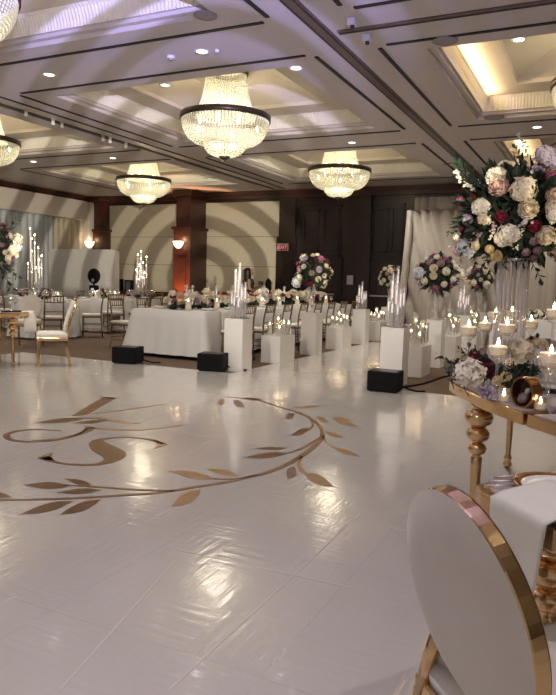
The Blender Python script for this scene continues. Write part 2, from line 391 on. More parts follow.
for i, (pa, pb) in enumerate(((300, 341), (369, 400))):
    x0, x1 = wx_(pa), wx_(pb); m = (x0+x1)/2
    d = MB(); d.bb(x0+.03, m-.004, YB-.06, YB, CARPET_Z, 1.88); d.bb(m+.004, x1-.03, YB-.06, YB, CARPET_Z, 1.88)
    dd = struct(d.build('door_%d' % (i+1), wood)); q = MB()
    for a, c in ((x0+.03, m), (m, x1-.03)):
        for z0, z1 in ((.15, .85), (1.05, 1.75)): 
            t = .03; q.bb(a+.14, c-.14, YB-.075, YB-.055, z0, z0+t); q.bb(a+.14, c-.14, YB-.075, YB-.055, z1-t, z1); q.bb(a+.14, a+.14+t, YB-.075, YB-.055, z0, z1); q.bb(c-.14-t, c-.14, YB-.075, YB-.055, z0, z1)
    q.build('panel', pl, dd)
    MB().bb(x0+.1, x1-.1, YB-.13, YB-.10, .97, 1.01).build('push_bar', mat('steel', (.5, .45, .42, 1), .3, 1), dd)
    f = MB(); f.bb(x0-.08, x1+.08, YB-.09, YB, 1.88, 2.0); f.bb(x0-.08, x0+.03, YB-.09, YB, CARPET_Z, 1.88); f.bb(x1-.03, x1+.08, YB-.09, YB, CARPET_Z, 1.88)
    struct(f.build('trim_13', pl))
# left wall: soffit band, window drapes, white column
soff = mat('soffit_paint', (.66, .61, .58, 1), .8)
struct(MB().bb(XL, XL+.35, YF, YB-.55, 3.06, CEIL-.2).build('trim_14', soff))
struct(MB().bb(XL, XL+.30, 16.72, 16.98, CARPET_Z, CEIL-.2).build('trim_15', soff))
struct(MB().bb(XL, XL+.06, YF, YB, CARPET_Z, .12).build('baseboard_left', wood))

def curtain(name, p0, p1, z0, z1, amp, wl, m, label, cat, skew=0, bottom=1.0, n_per=8, th=.012, jit=.35, phase=0, tilt=0, seed=1):
    rr = random.Random(seed)
    p0 = Vector(p0); p1 = Vector(p1); d = p1-p0; L = d.length; d.normalize(); nrm = Vector((d.y, -d.x, 0))
    nu = max(12, int(L/wl*n_per)); nv = 14
    ph = [rr.uniform(-jit, jit) for _ in range(int(L/wl)+40)]
    def fn(u, v):
        x = u*L; z = z0+(z1-z0)*v; s = (x+skew*(1-v)**1.3*1.0)/wl+phase; k = math.floor(s); t = s-k
        p = s+ph[k % len(ph)]*(1-t)+ph[(k+1) % len(ph)]*t
        a = amp*(.55+.45*(1-v))*(1+.4*math.sin(1.7*s))
        q = p0+d*x+nrm*(a*math.sin(2*PI*p)+.35*a*math.sin(4*PI*p+1)+tilt*(1-v)); return (q.x, q.y, z)
    o = MB().grid(fn, nu, nv).build(name, m, solid=th)
    tag(o, label, cat); return o
sheer = mat('blue_grey_sheer', (.50, .54, .60, 1), .8, noise=.06, nscale=3)
beige = mat('beige_curtain', (.52, .46, .38, 1), .85, noise=.05)
YA = 13.0
curtain('window_curtain', (XL+.14, 9.5, 0), (XL+.14, atx(53, 215, XL+.14).y, 0), CARPET_Z+.01, 3.13, .045, .26, sheer, 'long blue grey sheer curtain filling the window wall under the soffit', 'curtain', seed=3)
curtain('window_curtain', (XL+.10, atx(54.5, 215, XL+.10).y, 0), (XL+.10, atx(79, 215, XL+.10).y, 0), CARPET_Z+.01, 3.06, .05, .24, beige, 'beige pleated curtain at the end of the window wall above the glitter panel', 'curtain', seed=4)

# ================================================================== DANCE FLOOR with gold monogram
def dance_mat():
    m = bpy.data.materials.new('white_vinyl_floor'); m.use_nodes = True; n = m.node_tree.nodes; L = m.node_tree.links; b = n['Principled BSDF']
    b.inputs['Roughness'].default_value = .16; b.inputs['Specular IOR Level'].default_value = .6; b.inputs['Coat Weight'].default_value = .7; b.inputs['Coat Roughness'].default_value = .05
    tc = n.new('ShaderNodeTexCoord')
    br = n.new('ShaderNodeTexBrick'); br.offset = 0; br.inputs['Scale'].default_value = 1; br.inputs['Brick Width'].default_value = .92; br.inputs['Row Height'].default_value = .92
    br.inputs['Mortar Size'].default_value = .004; br.inputs['Mortar Smooth'].default_value = .3
    br.inputs['Color1'].default_value = (.64, .605, .575, 1); br.inputs['Color2'].default_value = (.65, .61, .58, 1); br.inputs['Mortar'].default_value = (.60, .565, .53, 1)
    L.new(tc.outputs['Object'], br.inputs['Vector']); L.new(br.outputs['Color'], b.inputs['Base Color'])
    # plank grain running in alternating directions under the vinyl
    mp = n.new('ShaderNodeMapping'); mp.inputs['Scale'].default_value = (6, 60, 1); L.new(tc.outputs['Object'], mp.inputs[0])
    mp2 = n.new('ShaderNodeMapping'); mp2.inputs['Scale'].default_value = (60, 6, 1); L.new(tc.outputs['Object'], mp2.inputs[0])
    n1 = n.new('ShaderNodeTexNoise'); n1.inputs['Scale'].default_value = .5; L.new(mp.outputs[0], n1.inputs['Vector'])
    n2 = n.new('ShaderNodeTexNoise'); n2.inputs['Scale'].default_value = .5; L.new(mp2.outputs[0], n2.inputs['Vector'])
    ck = n.new('ShaderNodeTexChecker'); ck.inputs['Scale'].default_value = 1/.31; ck.inputs[1].default_value = (0, 0, 0, 1); ck.inputs[2].default_value = (1, 1, 1, 1); L.new(tc.outputs['Object'], ck.inputs['Vector'])
    mx = n.new('ShaderNodeMixRGB'); L.new(ck.outputs['Color'], mx.inputs[0]); L.new(n1.outputs['Fac'], mx.inputs[1]); L.new(n2.outputs['Fac'], mx.inputs[2])
    ad = n.new('ShaderNodeMath'); ad.operation = 'ADD'; L.new(mx.outputs[0], ad.inputs[0])
    mm = n.new('ShaderNodeMath'); mm.operation = 'MULTIPLY'; mm.inputs[1].default_value = -.3; L.new(br.outputs['Fac'], mm.inputs[0]); L.new(mm.outputs[0], ad.inputs[1])
    bp = n.new('ShaderNodeBump'); bp.inputs['Strength'].default_value = .28; bp.inputs['Distance'].default_value = .006; L.new(ad.outputs[0], bp.inputs['Height']); L.new(bp.outputs[0], b.inputs['Normal']); L.new(bp.outputs[0], b.inputs['Coat Normal'])
    return m
dfm = dance_mat()
AX0, AX1 = -4.58, -2.60
df = MB()
DFY = 7.97
df.prism([(-8.58, YF+.3), (3.5, YF+.3), (3.5, DFY), (AX1, DFY), (AX1, 14.3), (AX0, 14.3), (AX0, DFY), (-8.58, DFY)], CARPET_Z+.001, 0)
dance = df.build('dance_floor', dfm)
tag(dance, 'glossy white vinyl dance floor with white aisle and gold leaf monogram', 'dance floor')
decal = mat('gold_decal', (.30, .17, .085, 1), .32, .55, noise=.2, nscale=4)
decal2 = mat('light_gold_decal', (.52, .33, .17, 1), .35, .5, noise=.15, nscale=4)
DZ = .0025
def z6(x, y): return (x/3.089, 380+y/3.089)
def z7(x, y): return (160+x/2.648, 380+y/2.648)
def smooth_path(pts, n=8):
    P = [pts[0]]+list(pts)+[pts[-1]]; out = []
    for i in range(1, len(P)-2):
        a, b_, c, d = (Vector((*q, 0)) if len(q) == 2 else Vector(q) for q in P[i-1:i+3])
        for k in range(n):
            t = k/n
            out.append(.5*((2*b_)+(c-a)*t+(2*a-5*b_+4*c-d)*t*t+(3*b_-a-3*c+d)*t**3))
    l = pts[-1]; out.append(Vector((*l, 0)) if len(l) == 2 else Vector(l)); return out
def ribbon(name, pts, wpx, m, z=DZ, n=8, parent=dance):
    """flat vinyl stroke: centre line and half widths given on the floor"""
    q = [(*at(x, y).xy, wd) for (x, y), wd in zip(pts, wpx)]
    s = smooth_path(q, n); vs = []; fs = []
    for i, p in enumerate(s):
        t = s[min(i+1, len(s)-1)]-s[max(i-1, 0)]; t = Vector((t.x, t.y)); t = t.normalized() if t.length > 1e-6 else Vector((1, 0)); nn = Vector((-t.y, t.x))
        hw = max(p.z, .002)
        for k in (-1, 1): vs += [(p.x+nn.x*hw*k, p.y+nn.y*hw*k, z), (p.x+nn.x*hw*k, p.y+nn.y*hw*k, .0004)]
    for i in range(len(s)-1):
        a = 4*i; fs += [(a, a+2, a+6, a+4), (a, a+4, a+5, a+1), (a+2, a+3, a+7, a+6)]
    return MB().add(vs, fs).build(name, m, parent)
def floor_poly(name, pts, m, z=DZ):
    b = MB(); q = [tuple(at(x, y).xy) for x, y in pts]
    ar = sum(q[i][0]*q[(i+1) % len(q)][1]-q[(i+1) % len(q)][0]*q[i][1] for i in range(len(q)))
    if ar < 0: q = q[::-1]
    return b.prism(q, .0004, z).build(name, m, dance)
def leaf_decal(tip, base, wpx, m, cut=True):
    """leaf outline traced on the floor; wpx = widest half breadth as seen across the leaf in the photo"""
    a = Vector(base); t = Vector(tip); d = t-a; L = d.length; d.normalize(); nn = Vector((-d.y, d.x)); b = MB(); N = 14
    # leaf cut into slivers that leave pale veins between them
    for lo, hi in ([(-1, -.60), (-.50, -.10), (0, .40), (.50, 1)] if cut else [(-1, 1)]):
        vs = []; fs = []
        for i in range(N+1):
            u = i/N; h = wpx*math.sin(PI*u**.85)**1.25
            for e in (lo, hi):
                q = a+d*L*u+nn*h*e; p = at(q.x, q.y); vs.append((p.x, p.y, DZ))
        for i in range(N): fs.append((2*i, 2*i+2, 2*i+3, 2*i+1))
        b.add(vs, fs)
    return b.build('monogram_leaf', m, dance)
# script letter
floor_poly('monogram_letter', [z6(318, 54), z6(356, 57), z6(268, 108), z6(222, 111)], decal)
floor_poly('monogram_serif', [z6(306, 52), z6(362, 55), z6(352, 60), z6(322, 57)], decal)
ribbon('monogram_flourish', [z6(190, 157), z6(100, 153), z6(40, 161), z6(20, 173), z6(42, 187), z6(120, 191), z6(200, 181), z6(256, 164), z6(278, 151), z6(266, 144)], [.008, .014, .022, .026, .022, .018, .018, .024, .04, .02], decal)
ribbon('monogram_flourish', [z6(100, 186), z6(170, 183), z6(240, 168), z6(270, 150)], [.01, .014, .016, .01], decal)
ribbon('monogram_flourish', [z6(278, 148), z6(400, 155), z6(500, 149), z6(560, 140)], [.03, .018, .014, .01], decal2)
ribbon('monogram_flourish', [z6(272, 104), z6(350, 97), z6(440, 84), z6(505, 74)], [.012, .02, .016, .008], decal2)
ribbon('monogram_flourish', [z6(300, 112), z6(340, 124), z6(400, 133), z6(430, 132)], [.014, .03, .03, .01], decal2)
ribbon('monogram_flourish', [z6(180, 120), z6(270, 118), z6(330, 124)], [.01, .02, .01], decal)
leaf_decal(z6(103, 133), z6(262, 120), 2.0, decal); leaf_decal(z6(220, 134), z6(330, 126), 1.6, decal)
# the letter S
ribbon('monogram_letter', [z6(505, 198), z6(462, 184), z6(400, 177), z6(335, 180), z6(300, 192), z6(322, 212), z6(352, 232), z6(338, 250), z6(290, 262), z6(215, 261), z6(165, 252), z6(135, 240)],
       [.018, .018, .018, .025, .055, .095, .09, .05, .026, .018, .018, .045], decal, n=10)
floor_poly('monogram_serif', [z6(118, 239), z6(166, 224), z6(160, 232), z6(165, 250), z6(140, 248)], decal)
floor_poly('monogram_serif', [z6(476, 214), z6(518, 198), z6(470, 184), z6(488, 196)], decal2)
# wreath
stem1 = [z6(0, 371), z6(100, 370), z6(250, 365), z6(400, 355), z6(494, 348), z7(100, 283), z7(200, 266), z7(300, 240), z7(370, 205), z7(420, 165), z7(430, 140), z7(415, 115), z7(380, 92), z7(320, 72), z7(250, 52), z7(180, 45)]
ribbon('monogram_branch', stem1, [.012, .014, .016, .016, .016, .018, .02, .022, .024, .024, .022, .02, .02, .018, .016, .01], decal)
ribbon('monogram_branch', [z6(200, 325), z6(300, 331), z6(400, 338), z6(540, 344)], [.008, .012, .014, .014], decal)
ribbon('monogram_branch', [z7(140, 262), z7(205, 262), z7(260, 251)], [.01, .012, .01], decal)
ribbon('monogram_branch', [z7(338, 194), z7(380, 180), z7(420, 155)], [.01, .014, .012], decal)
ribbon('monogram_branch', [z7(382, 247), z7(368, 225), z7(376, 203)], [.014, .016, .012], decal2)
ribbon('monogram_branch', [z7(455, 178), z7(440, 165), z7(430, 148)], [.01, .012, .01], decal2)
ribbon('monogram_branch', [z7(398, 130), z7(405, 120), z7(400, 108)], [.01, .012, .01], decal)
for tip, base, wd, m in [((z6(68, 325)), z6(220, 328), 3.4, decal), (z6(195, 305), z6(285, 325), 2.4, decal), (z6(170, 349), z6(315, 340), 2.6, decal), (z6(60, 417), z6(225, 375), 4.0, decal), (z6(180, 419), z6(312, 370), 4.2, decal),
                        (z7(20, 240), z7(145, 262), 3.4, decal2), (z7(122, 236), z7(208, 252), 2.8, decal2), (z7(28, 336), z7(108, 292), 6.0, decal2), (z7(245, 182), z7(340, 181), 1.5, decal), (z7(218, 207), z7(340, 194), 2.8, decal),
                        (z7(338, 264), z7(356, 230), 5.0, decal), (z7(462, 284), z7(382, 248), 4.6, decal2), (z7(345, 147), z7(398, 130), 3.0, decal), (z7(327, 101), z7(358, 91), 2.8, decal), (z7(225, 72), z7(193, 55), 3.2, decal),
                        (z7(152, 64), z7(172, 54), 2.6, decal2), (z7(215, 49), z7(275, 52), 1.3, decal), (z7(435, 68), z7(350, 74), 1.3, decal2), (z7(450, 113), z7(413, 98), 2.4, decal2), (z7(527, 123), z7(460, 107), 2.0, decal2),
                        (z7(510, 106), z7(455, 101), 1.6, decal2), (z7(487, 153), z7(437, 138), 2.4, decal2), (z7(532, 204), z7(455, 178), 2.4, decal2), (z6(38, 362), z6(-30, 352), 2.4, decal)]:
    leaf_decal(tip, base, wd, m)
# seam tape strips across the vinyl
seam = mat('seam_tape', (.72, .67, .63, 1), .06)
for a, c in (((169, 690), (360, 514)), ((176, 549.5), (352, 588)), ((60, 690), (176, 560)), ((350, 520), (520, 552))):
    ribbon('seam_tape', [a, ((a[0]+c[0])/2, (a[1]+c[1])/2), c], [.005]*3, seam, z=.0012, n=2)

# ================================================================== CEILING FIXTURES
def coffer_name(cx, cy):
    ix = CXS.index(cx); iy = CYS.index(cy)
    return {(1, 2): 'coffer of the big middle chandelier', (1, 3): 'coffer before the dark doors', (0, 3): 'coffer above the striped wall panel', (0, 2): 'coffer of the cut-off chandelier',
            (1, 1): 'coffer in the violet light overhead', (2, 2): 'glowing coffer above the tall flowers', (2, 3): 'far glowing coffer over the stage drape', (2, 1): 'coffer over the gold table', (0, 1): 'coffer beside the window wall'}.get((ix, iy))
slot = mat('slot_diffuser_black', (.010, .009, .010, 1), .6)
def diffuser(x0, x1, y0, y1, label):
    o = MB().bb(x0, x1, y0, y1, CEIL-.012, CEIL+.005).build('slot_diffuser', slot); tag(o, label, 'air diffuser', 'slot diffusers of the coffered ceiling')
for cx in CXS[:3]:
    for cy in CYS[1:]:
        nm = coffer_name(cx, cy); a, c = 2.30, 1.96; hw = .022
        if nm is None: continue
        diffuser(cx-a+.1, cx+a-.1, cy-c-hw, cy-c+hw, 'black slot diffuser along the near edge of the '+nm)
        if (cx, cy) != (CXS[0], CYS[3]): diffuser(cx-a+.1, cx+a-.1, cy+c-hw, cy+c+hw, 'black slot diffuser along the far edge of the '+nm)
        diffuser(cx+a-hw, cx+a+hw, cy-c+.08, cy+c-.1, 'black slot diffuser on the aisle side of the '+nm if cx < -2 else 'black slot diffuser on the outer side of the '+nm)
        diffuser(cx-a-hw+.0, cx-a+hw, cy-c+.08, cy+c-.1, 'black slot diffuser on the window side of the '+nm)
canm = mat('downlight_lens', (1, .95, .9, 1), .4, emit=(1, .93, .85, 1), es=6)
cant = mat('downlight_trim', (.75, .7, .68, 1), .4)
def downlight(p, label):
    t = thing('recessed_downlight', label, 'ceiling light', p, 0, 'recessed downlights')
    MB().lathe([(.055, .0), (.085, -.012), (.09, 0)], 20, cap=False).build('trim_ring', cant, t)
    MB().lathe([(.0001, -.004), (.06, -.004)], 20, cap=False).build('lens', canm, t)
for (px, py), z, lab in (((49, 74.5), CEIL-.002, 'round recessed downlight in the violet-lit beam'), ((202, 51.5), CEIL-.002, 'round bright downlight just above the big middle chandelier'), ((165, 85), CEIL+.296, 'small downlight inside the recess beside the big chandelier'),
                    ((352, 142.5), CEIL-.002, 'downlight above the small chandelier before the dark doors'), ((537, 127), CEIL-.002, 'downlight over the tall flowers between the two glowing coffers'), ((519, 39.5), CEIL+.296, 'downlight inside the big glowing coffer'),
                    ((296, 68), CEIL-.002, 'downlight at the aisle-side corner of the big chandelier coffer'), ((33.5, 161.5), CEIL-.002, 'small far downlight near the cut-off chandelier'), ((113, 158), CEIL-.002, 'small far downlight above the chandelier by the striped panel')):
    downlight(at(px, py, z), lab)
for (px, py), z, r, lab in (((205.5, 15), CEIL, .10, 'round grey ceiling speaker in the violet-lit strip'), ((445, 40), CEIL, .12, 'round ceiling speaker at the corner of the big glowing coffer'), ((494, 117), CEIL, .13, 'round ceiling speaker between the two glowing coffers')):
    t = thing('ceiling_speaker', lab, 'speaker', at(px, py, z), 0, 'ceiling speakers')
    MB().lathe([(r+.015, .002), (r+.015, -.012), (r, -.014)], 24, cap=False).build('rim', mat('speaker_rim', (.30, .26, .27, 1), .6), t)
    MB().lathe([(.0001, -.016), (r, -.012)], 24, cap=False).build('grille', mat('speaker_grille', (.33, .29, .30, 1), .7), t)
for (px, py), lab in (((352, 18.5), 'small white pattern projector on the ceiling above the track crossing'), ((367, 35), 'small white pattern projector on the ceiling beneath the track crossing')):
    p = at(px, py, CEIL); t = thing('ceiling_projector', lab, 'projector', p, 0, 'small white ceiling projectors')
    MB().bb(-.04, .04, -.038, .038, -.07, 0).build('housing', mat('white_plastic', (.8, .78, .8, 1), .4), t, bevel=.006)
    q = MB(); q.lathe([(.018, -.10), (.022, -.085), (.022, -.07)], 14, c=(.01, -.01, 0)); q.build('lens', DARKG, t)
for i, (px, py) in enumerate(((342/2, 56), (217, 49.5))):
    t = thing('smoke_detector', ('white smoke detector on the violet-lit ceiling beam', 'tiny sensor beside the bright downlight on the ceiling beam')[i], 'smoke detector', at(px, py, CEIL)); r = (.05, .025)[i]
    MB().lathe([(r, 0), (r, -.02), (r*.7, -.035), (.0001, -.04)], 16).build('housing', mat('white_plastic', (.8, .78, .8, 1), .4), t)
    MB().lathe([(r*.75, -.034), (r*.72, -.038)], 16, cap=False).build('vent_ring', DARKG, t)
for i, px in enumerate((26, 53, 62, 103, 110, 126)):
    py = 100.5+ (px-0)*.333; p = at(px, py, CEIL-.01)
    t = thing('track_spotlight', 'tiny clear spotlight on the bright ceiling track, ' + ('alone at the cut-off chandelier', 'first of the close pair', 'second of the close pair', 'above the striped panel chandelier, first', 'above the striped panel chandelier, second', 'last before the back wall')[i], 'track light', p, 0, 'spotlights on the ceiling track')
    MB().bb(-.02, .02, -.02, .02, -.05, 0).build('bracket', chr_, t)
    MB().lathe([(.025, -.11), (.032, -.09), (.022, -.05)], 12).build('lamp_head', mat('bulb_clear', (.8, .78, .7, 1), .2, emit=(1, .95, .85, 1), es=.05), t)

# ------------------------------------------------------------------ chandeliers
crys = mat('crystal_bead', (.82, .80, .68, 1), .12, 0, emit=(1, .96, .74, 1), es=.07)
liner = clearmat('crystal_strand_veil', refl=.05, body=.40, bodycol=(.75, .73, .58, 1), emit=.06, ecol=(1, .96, .76, 1))
bronze = mat('bronze_rim', (.10, .075, .065, 1), .35, .8)
bulbm = mat('bulb', (1, .9, .7, 1), .3, emit=(1, .86, .58, 1), es=7)
def chandelier_meshes():
    def bowl_r(t): return .66*math.cos(t*PI/2)**.55
    B1 = [(.665, 0), (.665, -.06), (.65, -.14), (.615, -.22), (.555, -.30), (.46, -.36), (.34, -.39)]
    B2 = [(.335, -.30), (.335, -.37), (.31, -.44), (.25, -.51), (.16, -.55), (.06, -.565)]
    C = [(.30, .66), (.32, .50), (.36, .30), (.42, .10), (.46, .02)]
    def interp(P, t):
        t *= len(P)-1; i = min(int(t), len(P)-2); f = t-i; return (P[i][0]*(1-f)+P[i+1][0]*f, P[i][1]*(1-f)+P[i+1][1]*f)
    out = {}
    for nm, P, rows, cols in (('bowl', B1, 17, 84), ('lower_bowl', B2, 12, 48), ('crown', C, 22, 56)):
        b = MB()
        for i in range(rows+1):
            r, z = interp(P, i/rows); r += .006
            for k in range(cols):
                a = 2*PI*k/cols; b.octa((r*math.cos(a), r*math.sin(a), z), .0125 if nm != 'crown' else .011, .016 if nm != 'crown' else .017)
        out[nm] = b.mesh(nm, crys); out[nm+'_veil'] = MB().lathe([(r-.012, z) for r, z in P], 48, cap=False).mesh('strand_veil', liner)
    out['rim'] = MB().lathe([(.675, .05), (.70, .05), (.70, -.035), (.675, -.035), (.675, .05)], 56, cap=False).mesh('rim', bronze)
    out['finial'] = MB().lathe([(.001, -.66), (.018, -.64), (.012, -.62), (.05, -.60), (.09, -.57), (.08, -.555), (.001, -.55)], 16, cap=False).mesh('finial', bronze)
    out['canopy'] = MB().lathe([(.33, .64), (.34, .66), (.34, .70), (.12, .72), (.03, .78), (.03, .80)], 28, cap=False).mesh('canopy', bronze)
    return out
CH = chandelier_meshes()
bulb_me = MB().lathe([(.012, -.04), (.022, 0), (.014, .04), (.001, .06)], 8).mesh('bulb', bulbm)
RIMZ = 3.76
for cx, cy, lab in ((CXS[1], CYS[2], 'large crystal chandelier with a bronze rim hanging over the dance floor middle'), (CXS[1], CYS[3], 'crystal chandelier hanging in front of the dark wooden doors'), (CXS[0], CYS[3], 'crystal chandelier hanging before the striped beige panel by the corner'),
                    (CXS[0], CYS[2], 'crystal chandelier cut by the photo edge near the window wall'), (CXS[1], CYS[1], 'crystal chandelier overhead of which only the bowl rim corner shows at the top'), (CXS[2], CYS[2], 'crystal chandelier hidden above the tall flowers, outside the frame')):
    t = thing('chandelier', lab, 'chandelier', (cx, cy, RIMZ), 0, 'crystal chandeliers')
    for nm in ('bowl', 'lower_bowl', 'crown'):
        o = put(nm, CH[nm], t); put('strand_veil', CH[nm+'_veil'], o)
    put('rim', CH['rim'], t); put('finial', CH['finial'], t); put('canopy', CH['canopy'], t)
    for k in range(10):
        a = 2*PI*k/10; put('bulb', bulb_me, t, ((.5 if k % 2 else .30)*math.cos(a), (.5 if k % 2 else .30)*math.sin(a), -.12 if k % 2 else .12))
    for k in range(4): put('bulb', bulb_me, t, (.16*math.cos(k*PI/2), .16*math.sin(k*PI/2), -.42))
    lamp('POINT', 'chandelier_light', (cx, cy, RIMZ-.1), 20, (1, .89, .70), shadow_soft_size=.22)
    lamp('POINT', 'chandelier_light', (cx, cy, RIMZ+.30), 7, (1, .84, .56), shadow_soft_size=.12)

# ------------------------------------------------------------------ wall lights, signs
sconm = mat('alabaster_glass', (.9, .82, .7, 1), .4, emit=(1, .78, .52, 1), es=1.8)
for px, lab in ((93, 'alabaster wall sconce on the corner pilaster above the glitter panel'), (181.5, 'alabaster wall sconce on the orange-lit pilaster')):
    py_ = PY if px > 150 else YB-.18; p = aty(px, 244, py_-.05); t = thing('wall_sconce', lab, 'wall light', (p.x, py_-.05, p.z), 0, 'alabaster wall sconces')
    MB().lathe([(.001, -.14), (.06, -.12), (.13, -.04), (.16, .05), (.165, .07), (.15, .07), (.12, -.03), (.001, -.11)], 22, c=(0, -.165, 0), cap=False).build('glass_bowl', sconm, t)
    MB().bb(-.03, .03, -.05, .0, -.12, .10).build('wall_plate', GOLD2, t)
    lamp('POINT', 'sconce_light', (p.x, py_-.21, p.z+.14), 2.5, (1, .7, .4), shadow_soft_size=.05)
# orange uplight at the foot of the pilaster
px0 = (PIL2[0]+PIL2[1])/2
lamp('SPOT', 'orange_uplight_beam', (px0, PY-.30, .2), 700, (1, .46, .20), (px0, PY-.02, 1.5), spot_size=R(46), spot_blend=.7, shadow_soft_size=.04)
p = aty(283, 247, YB-.2)
t = thing('exit_sign', 'small red lit EXIT sign on the dark wood pilaster', 'exit sign', (p.x, YB-.2, p.z))
MB().bb(-.17, .17, -.03, .0, -.10, .10).build('housing', mat('sign_white', (.7, .62, .6, 1), .5), t)
MB().bb(-.15, .15, -.036, -.029, -.085, .06).build('sign_face', mat('sign_red', (.25, .01, .02, 1), .5, emit=(1, .04, .09, 1), es=.12), t)
def text(body, size, loc, rot, m, parent, name='lettering'):
    c = bpy.data.curves.new(name, 'FONT'); c.body = body; c.size = size; c.align_x = 'CENTER'; c.align_y = 'CENTER'; c.extrude = .001
    o = bpy.data.objects.new(name, c); COL.objects.link(o); dg = bpy.context.evaluated_depsgraph_get()
    me = bpy.data.meshes.new_from_object(o.evaluated_get(dg)); COL.objects.unlink(o); bpy.data.objects.remove(o)
    me.materials.clear(); me.materials.append(m); return put(name, me, parent, loc, rot)
text('EXIT', .13, (0, -.038, -.012), (PI/2, 0, 0), mat('sign_letter', (1, .8, .8, 1), .5, emit=(1, .6, .62, 1), es=.25), t)
p = aty(350, 280, YB-.17); t = thing('wall_notice', 'pale framed notice on the dark wood beside the doors', 'sign', (p.x, YB-.165, p.z))
MB().bb(-.09, .09, -.012, 0, -.125, .125).build('frame', mat('notice_frame', (.35, .33, .36, 1), .4), t); MB().bb(-.078, .078, -.015, -.011, -.113, .113).build('paper', mat('notice_paper', (.42, .38, .42, 1), .6), t)
p = aty(261, 283, YB-.04); t = thing('wall_control_plate', 'small dark control plate on the beige wall panel', 'control panel', (p.x, YB-.035, p.z))
MB().bb(-.075, .075, -.02, 0, -.05, .05).build('plate', DARKG, t, bevel=.004); MB().bb(-.05, .05, -.024, -.018, -.02, .035).build('display', mat('display_grey', (.2, .2, .2, 1), .2), t)
p = aty(269, 284, YB-.3); t = thing('coffee_urn', 'black urn standing against the beige wall panel beside the pilaster', 'urn', (p.x, YB-.35, p.z-.28))
MB().lathe([(.085, 0), (.09, .03), (.075, .05), (.08, .34), (.06, .40), (.02, .42), (.02, .45)], 18).build('body', BLACK, t); MB().tube([(.06, 0, .36), (.11, 0, .33), (.11, 0, .16), (.08, 0, .12)], .012).build('handle', BLACK, t)
sb = MB(); sb.bb(p.x-.5, p.x+.35, YB-.5, YB-.12, p.z-.32, p.z-.28)
for s in (-.45, .30): sb.bb(p.x+s-.02, p.x+s+.02, YB-.47, YB-.15, CARPET_Z, p.z-.32)
tag(sb.build('service_stand', wood), 'dark service stand carrying the black urn by the wall', 'stand')

# ================================================================== FLOWERS
def petal(b, M, w, h, curl, cup, nu=4, nv=4):
    def fn(u, v):
        x = (u-.5)*2; s = math.sin(PI*(.12+.76*v))**.8 if v < .75 else math.sin(PI*(.12+.76*v))**.6
        wd = w*(.35+.65*math.sin(PI*min(1, v*.55+.12)))
        xx = x*wd*math.sqrt(max(0, 1-(max(0, v-.55)/.45)**2*.75)); z = h*v; y = cup*(1-x*x*.9)*math.sin(PI*v*.7)*w - curl*v**3*h + cup*w*.0
        return (xx, -y-curl*0, z - curl*.25*h*v**4)
    b.grid(fn, nu, nv, True, M)
def rose_mesh(c, lo=False, seed=1):
    rr = random.Random(seed); b = MB()
    rings = [(3, .10, .52, 6), (4, .20, .52, 14), (5, .34, .50, 30), (6, .50, .46, 50), (7, .62, .40, 70)] if not lo else [(3, .12, .5, 8), (4, .34, .48, 28), (5, .55, .42, 60)]
    b.ball((0, 0, .22), .16, 8, 5, 1.4)
    off = 0
    for n, rad, h, tilt in rings:
        off += .7
        for k in range(n):
            a = 2*PI*k/n+off+rr.uniform(-.1, .1)
            M = Matrix.Rotation(a, 4, 'Z') @ Matrix.Translation((0, -rad*.42, 0)) @ Matrix.Rotation(R(tilt+rr.uniform(-5, 5)), 4, 'X')
            petal(b, M, .30+rad*.42, h*(1.05+rad*.35), .25 if rad > .3 else -.1, .55, 3 if lo else 4, 3 if lo else 4)
    return b.mesh('rose', fmat(c))
def hydrangea_mesh(c, n=64, seed=2):
    rr = random.Random(seed); b = MB(); b.ball((0, 0, .22), .50, 10, 6)
    for i in range(n):
        z = 1-1.35*(i+.5)/n; a = i*2.39996; r = math.sqrt(max(0, 1-z*z)); d = Vector((r*math.cos(a), r*math.sin(a), z))
        M = Matrix.Translation(d*.72*rr.uniform(.82, 1.15)+Vector((0, 0, .25))) @ d.to_track_quat('Z', 'Y').to_matrix().to_4x4() @ Matrix.Rotation(rr.uniform(0, 6), 4, 'Z') @ Matrix.Rotation(rr.uniform(-.7, .7), 4, 'X')
        s = rr.uniform(.18, .26)
        for k in range(4):
            Mk = M @ Matrix.Rotation(k*PI/2, 4, 'Z')
            b.add([(0, 0, 0), (s*.55, -s*.5, .05), (s*1.15, -s*.30, .045), (s*1.25, 0, .02), (s*1.15, s*.30, .045), (s*.55, s*.5, .05)], [(0, 1, 2, 3), (0, 3, 4, 5)], True, Mk)
    return b.mesh('hydrangea', fmat(c))
def peony_mesh(c, seed=3):
    rr = random.Random(seed); b = MB(); b.ball((0, 0, .2), .45, 8, 5)
    for i in range(60):
        z = 1-1.2*(i+.5)/60; a = i*2.39996; r = math.sqrt(max(0, 1-z*z)); d = Vector((r*math.cos(a), r*math.sin(a), z))
        M = Matrix.Translation(d*.38+Vector((0, 0, .15))) @ d.to_track_quat('Z', 'Y').to_matrix().to_4x4() @ Matrix.Rotation(rr.uniform(0, 6), 4, 'Z') @ Matrix.Rotation(R(rr.uniform(10, 40)), 4, 'X')
        petal(b, M, .26, .55, .3, .4, 2, 3)
    return b.mesh('peony', fmat(c))
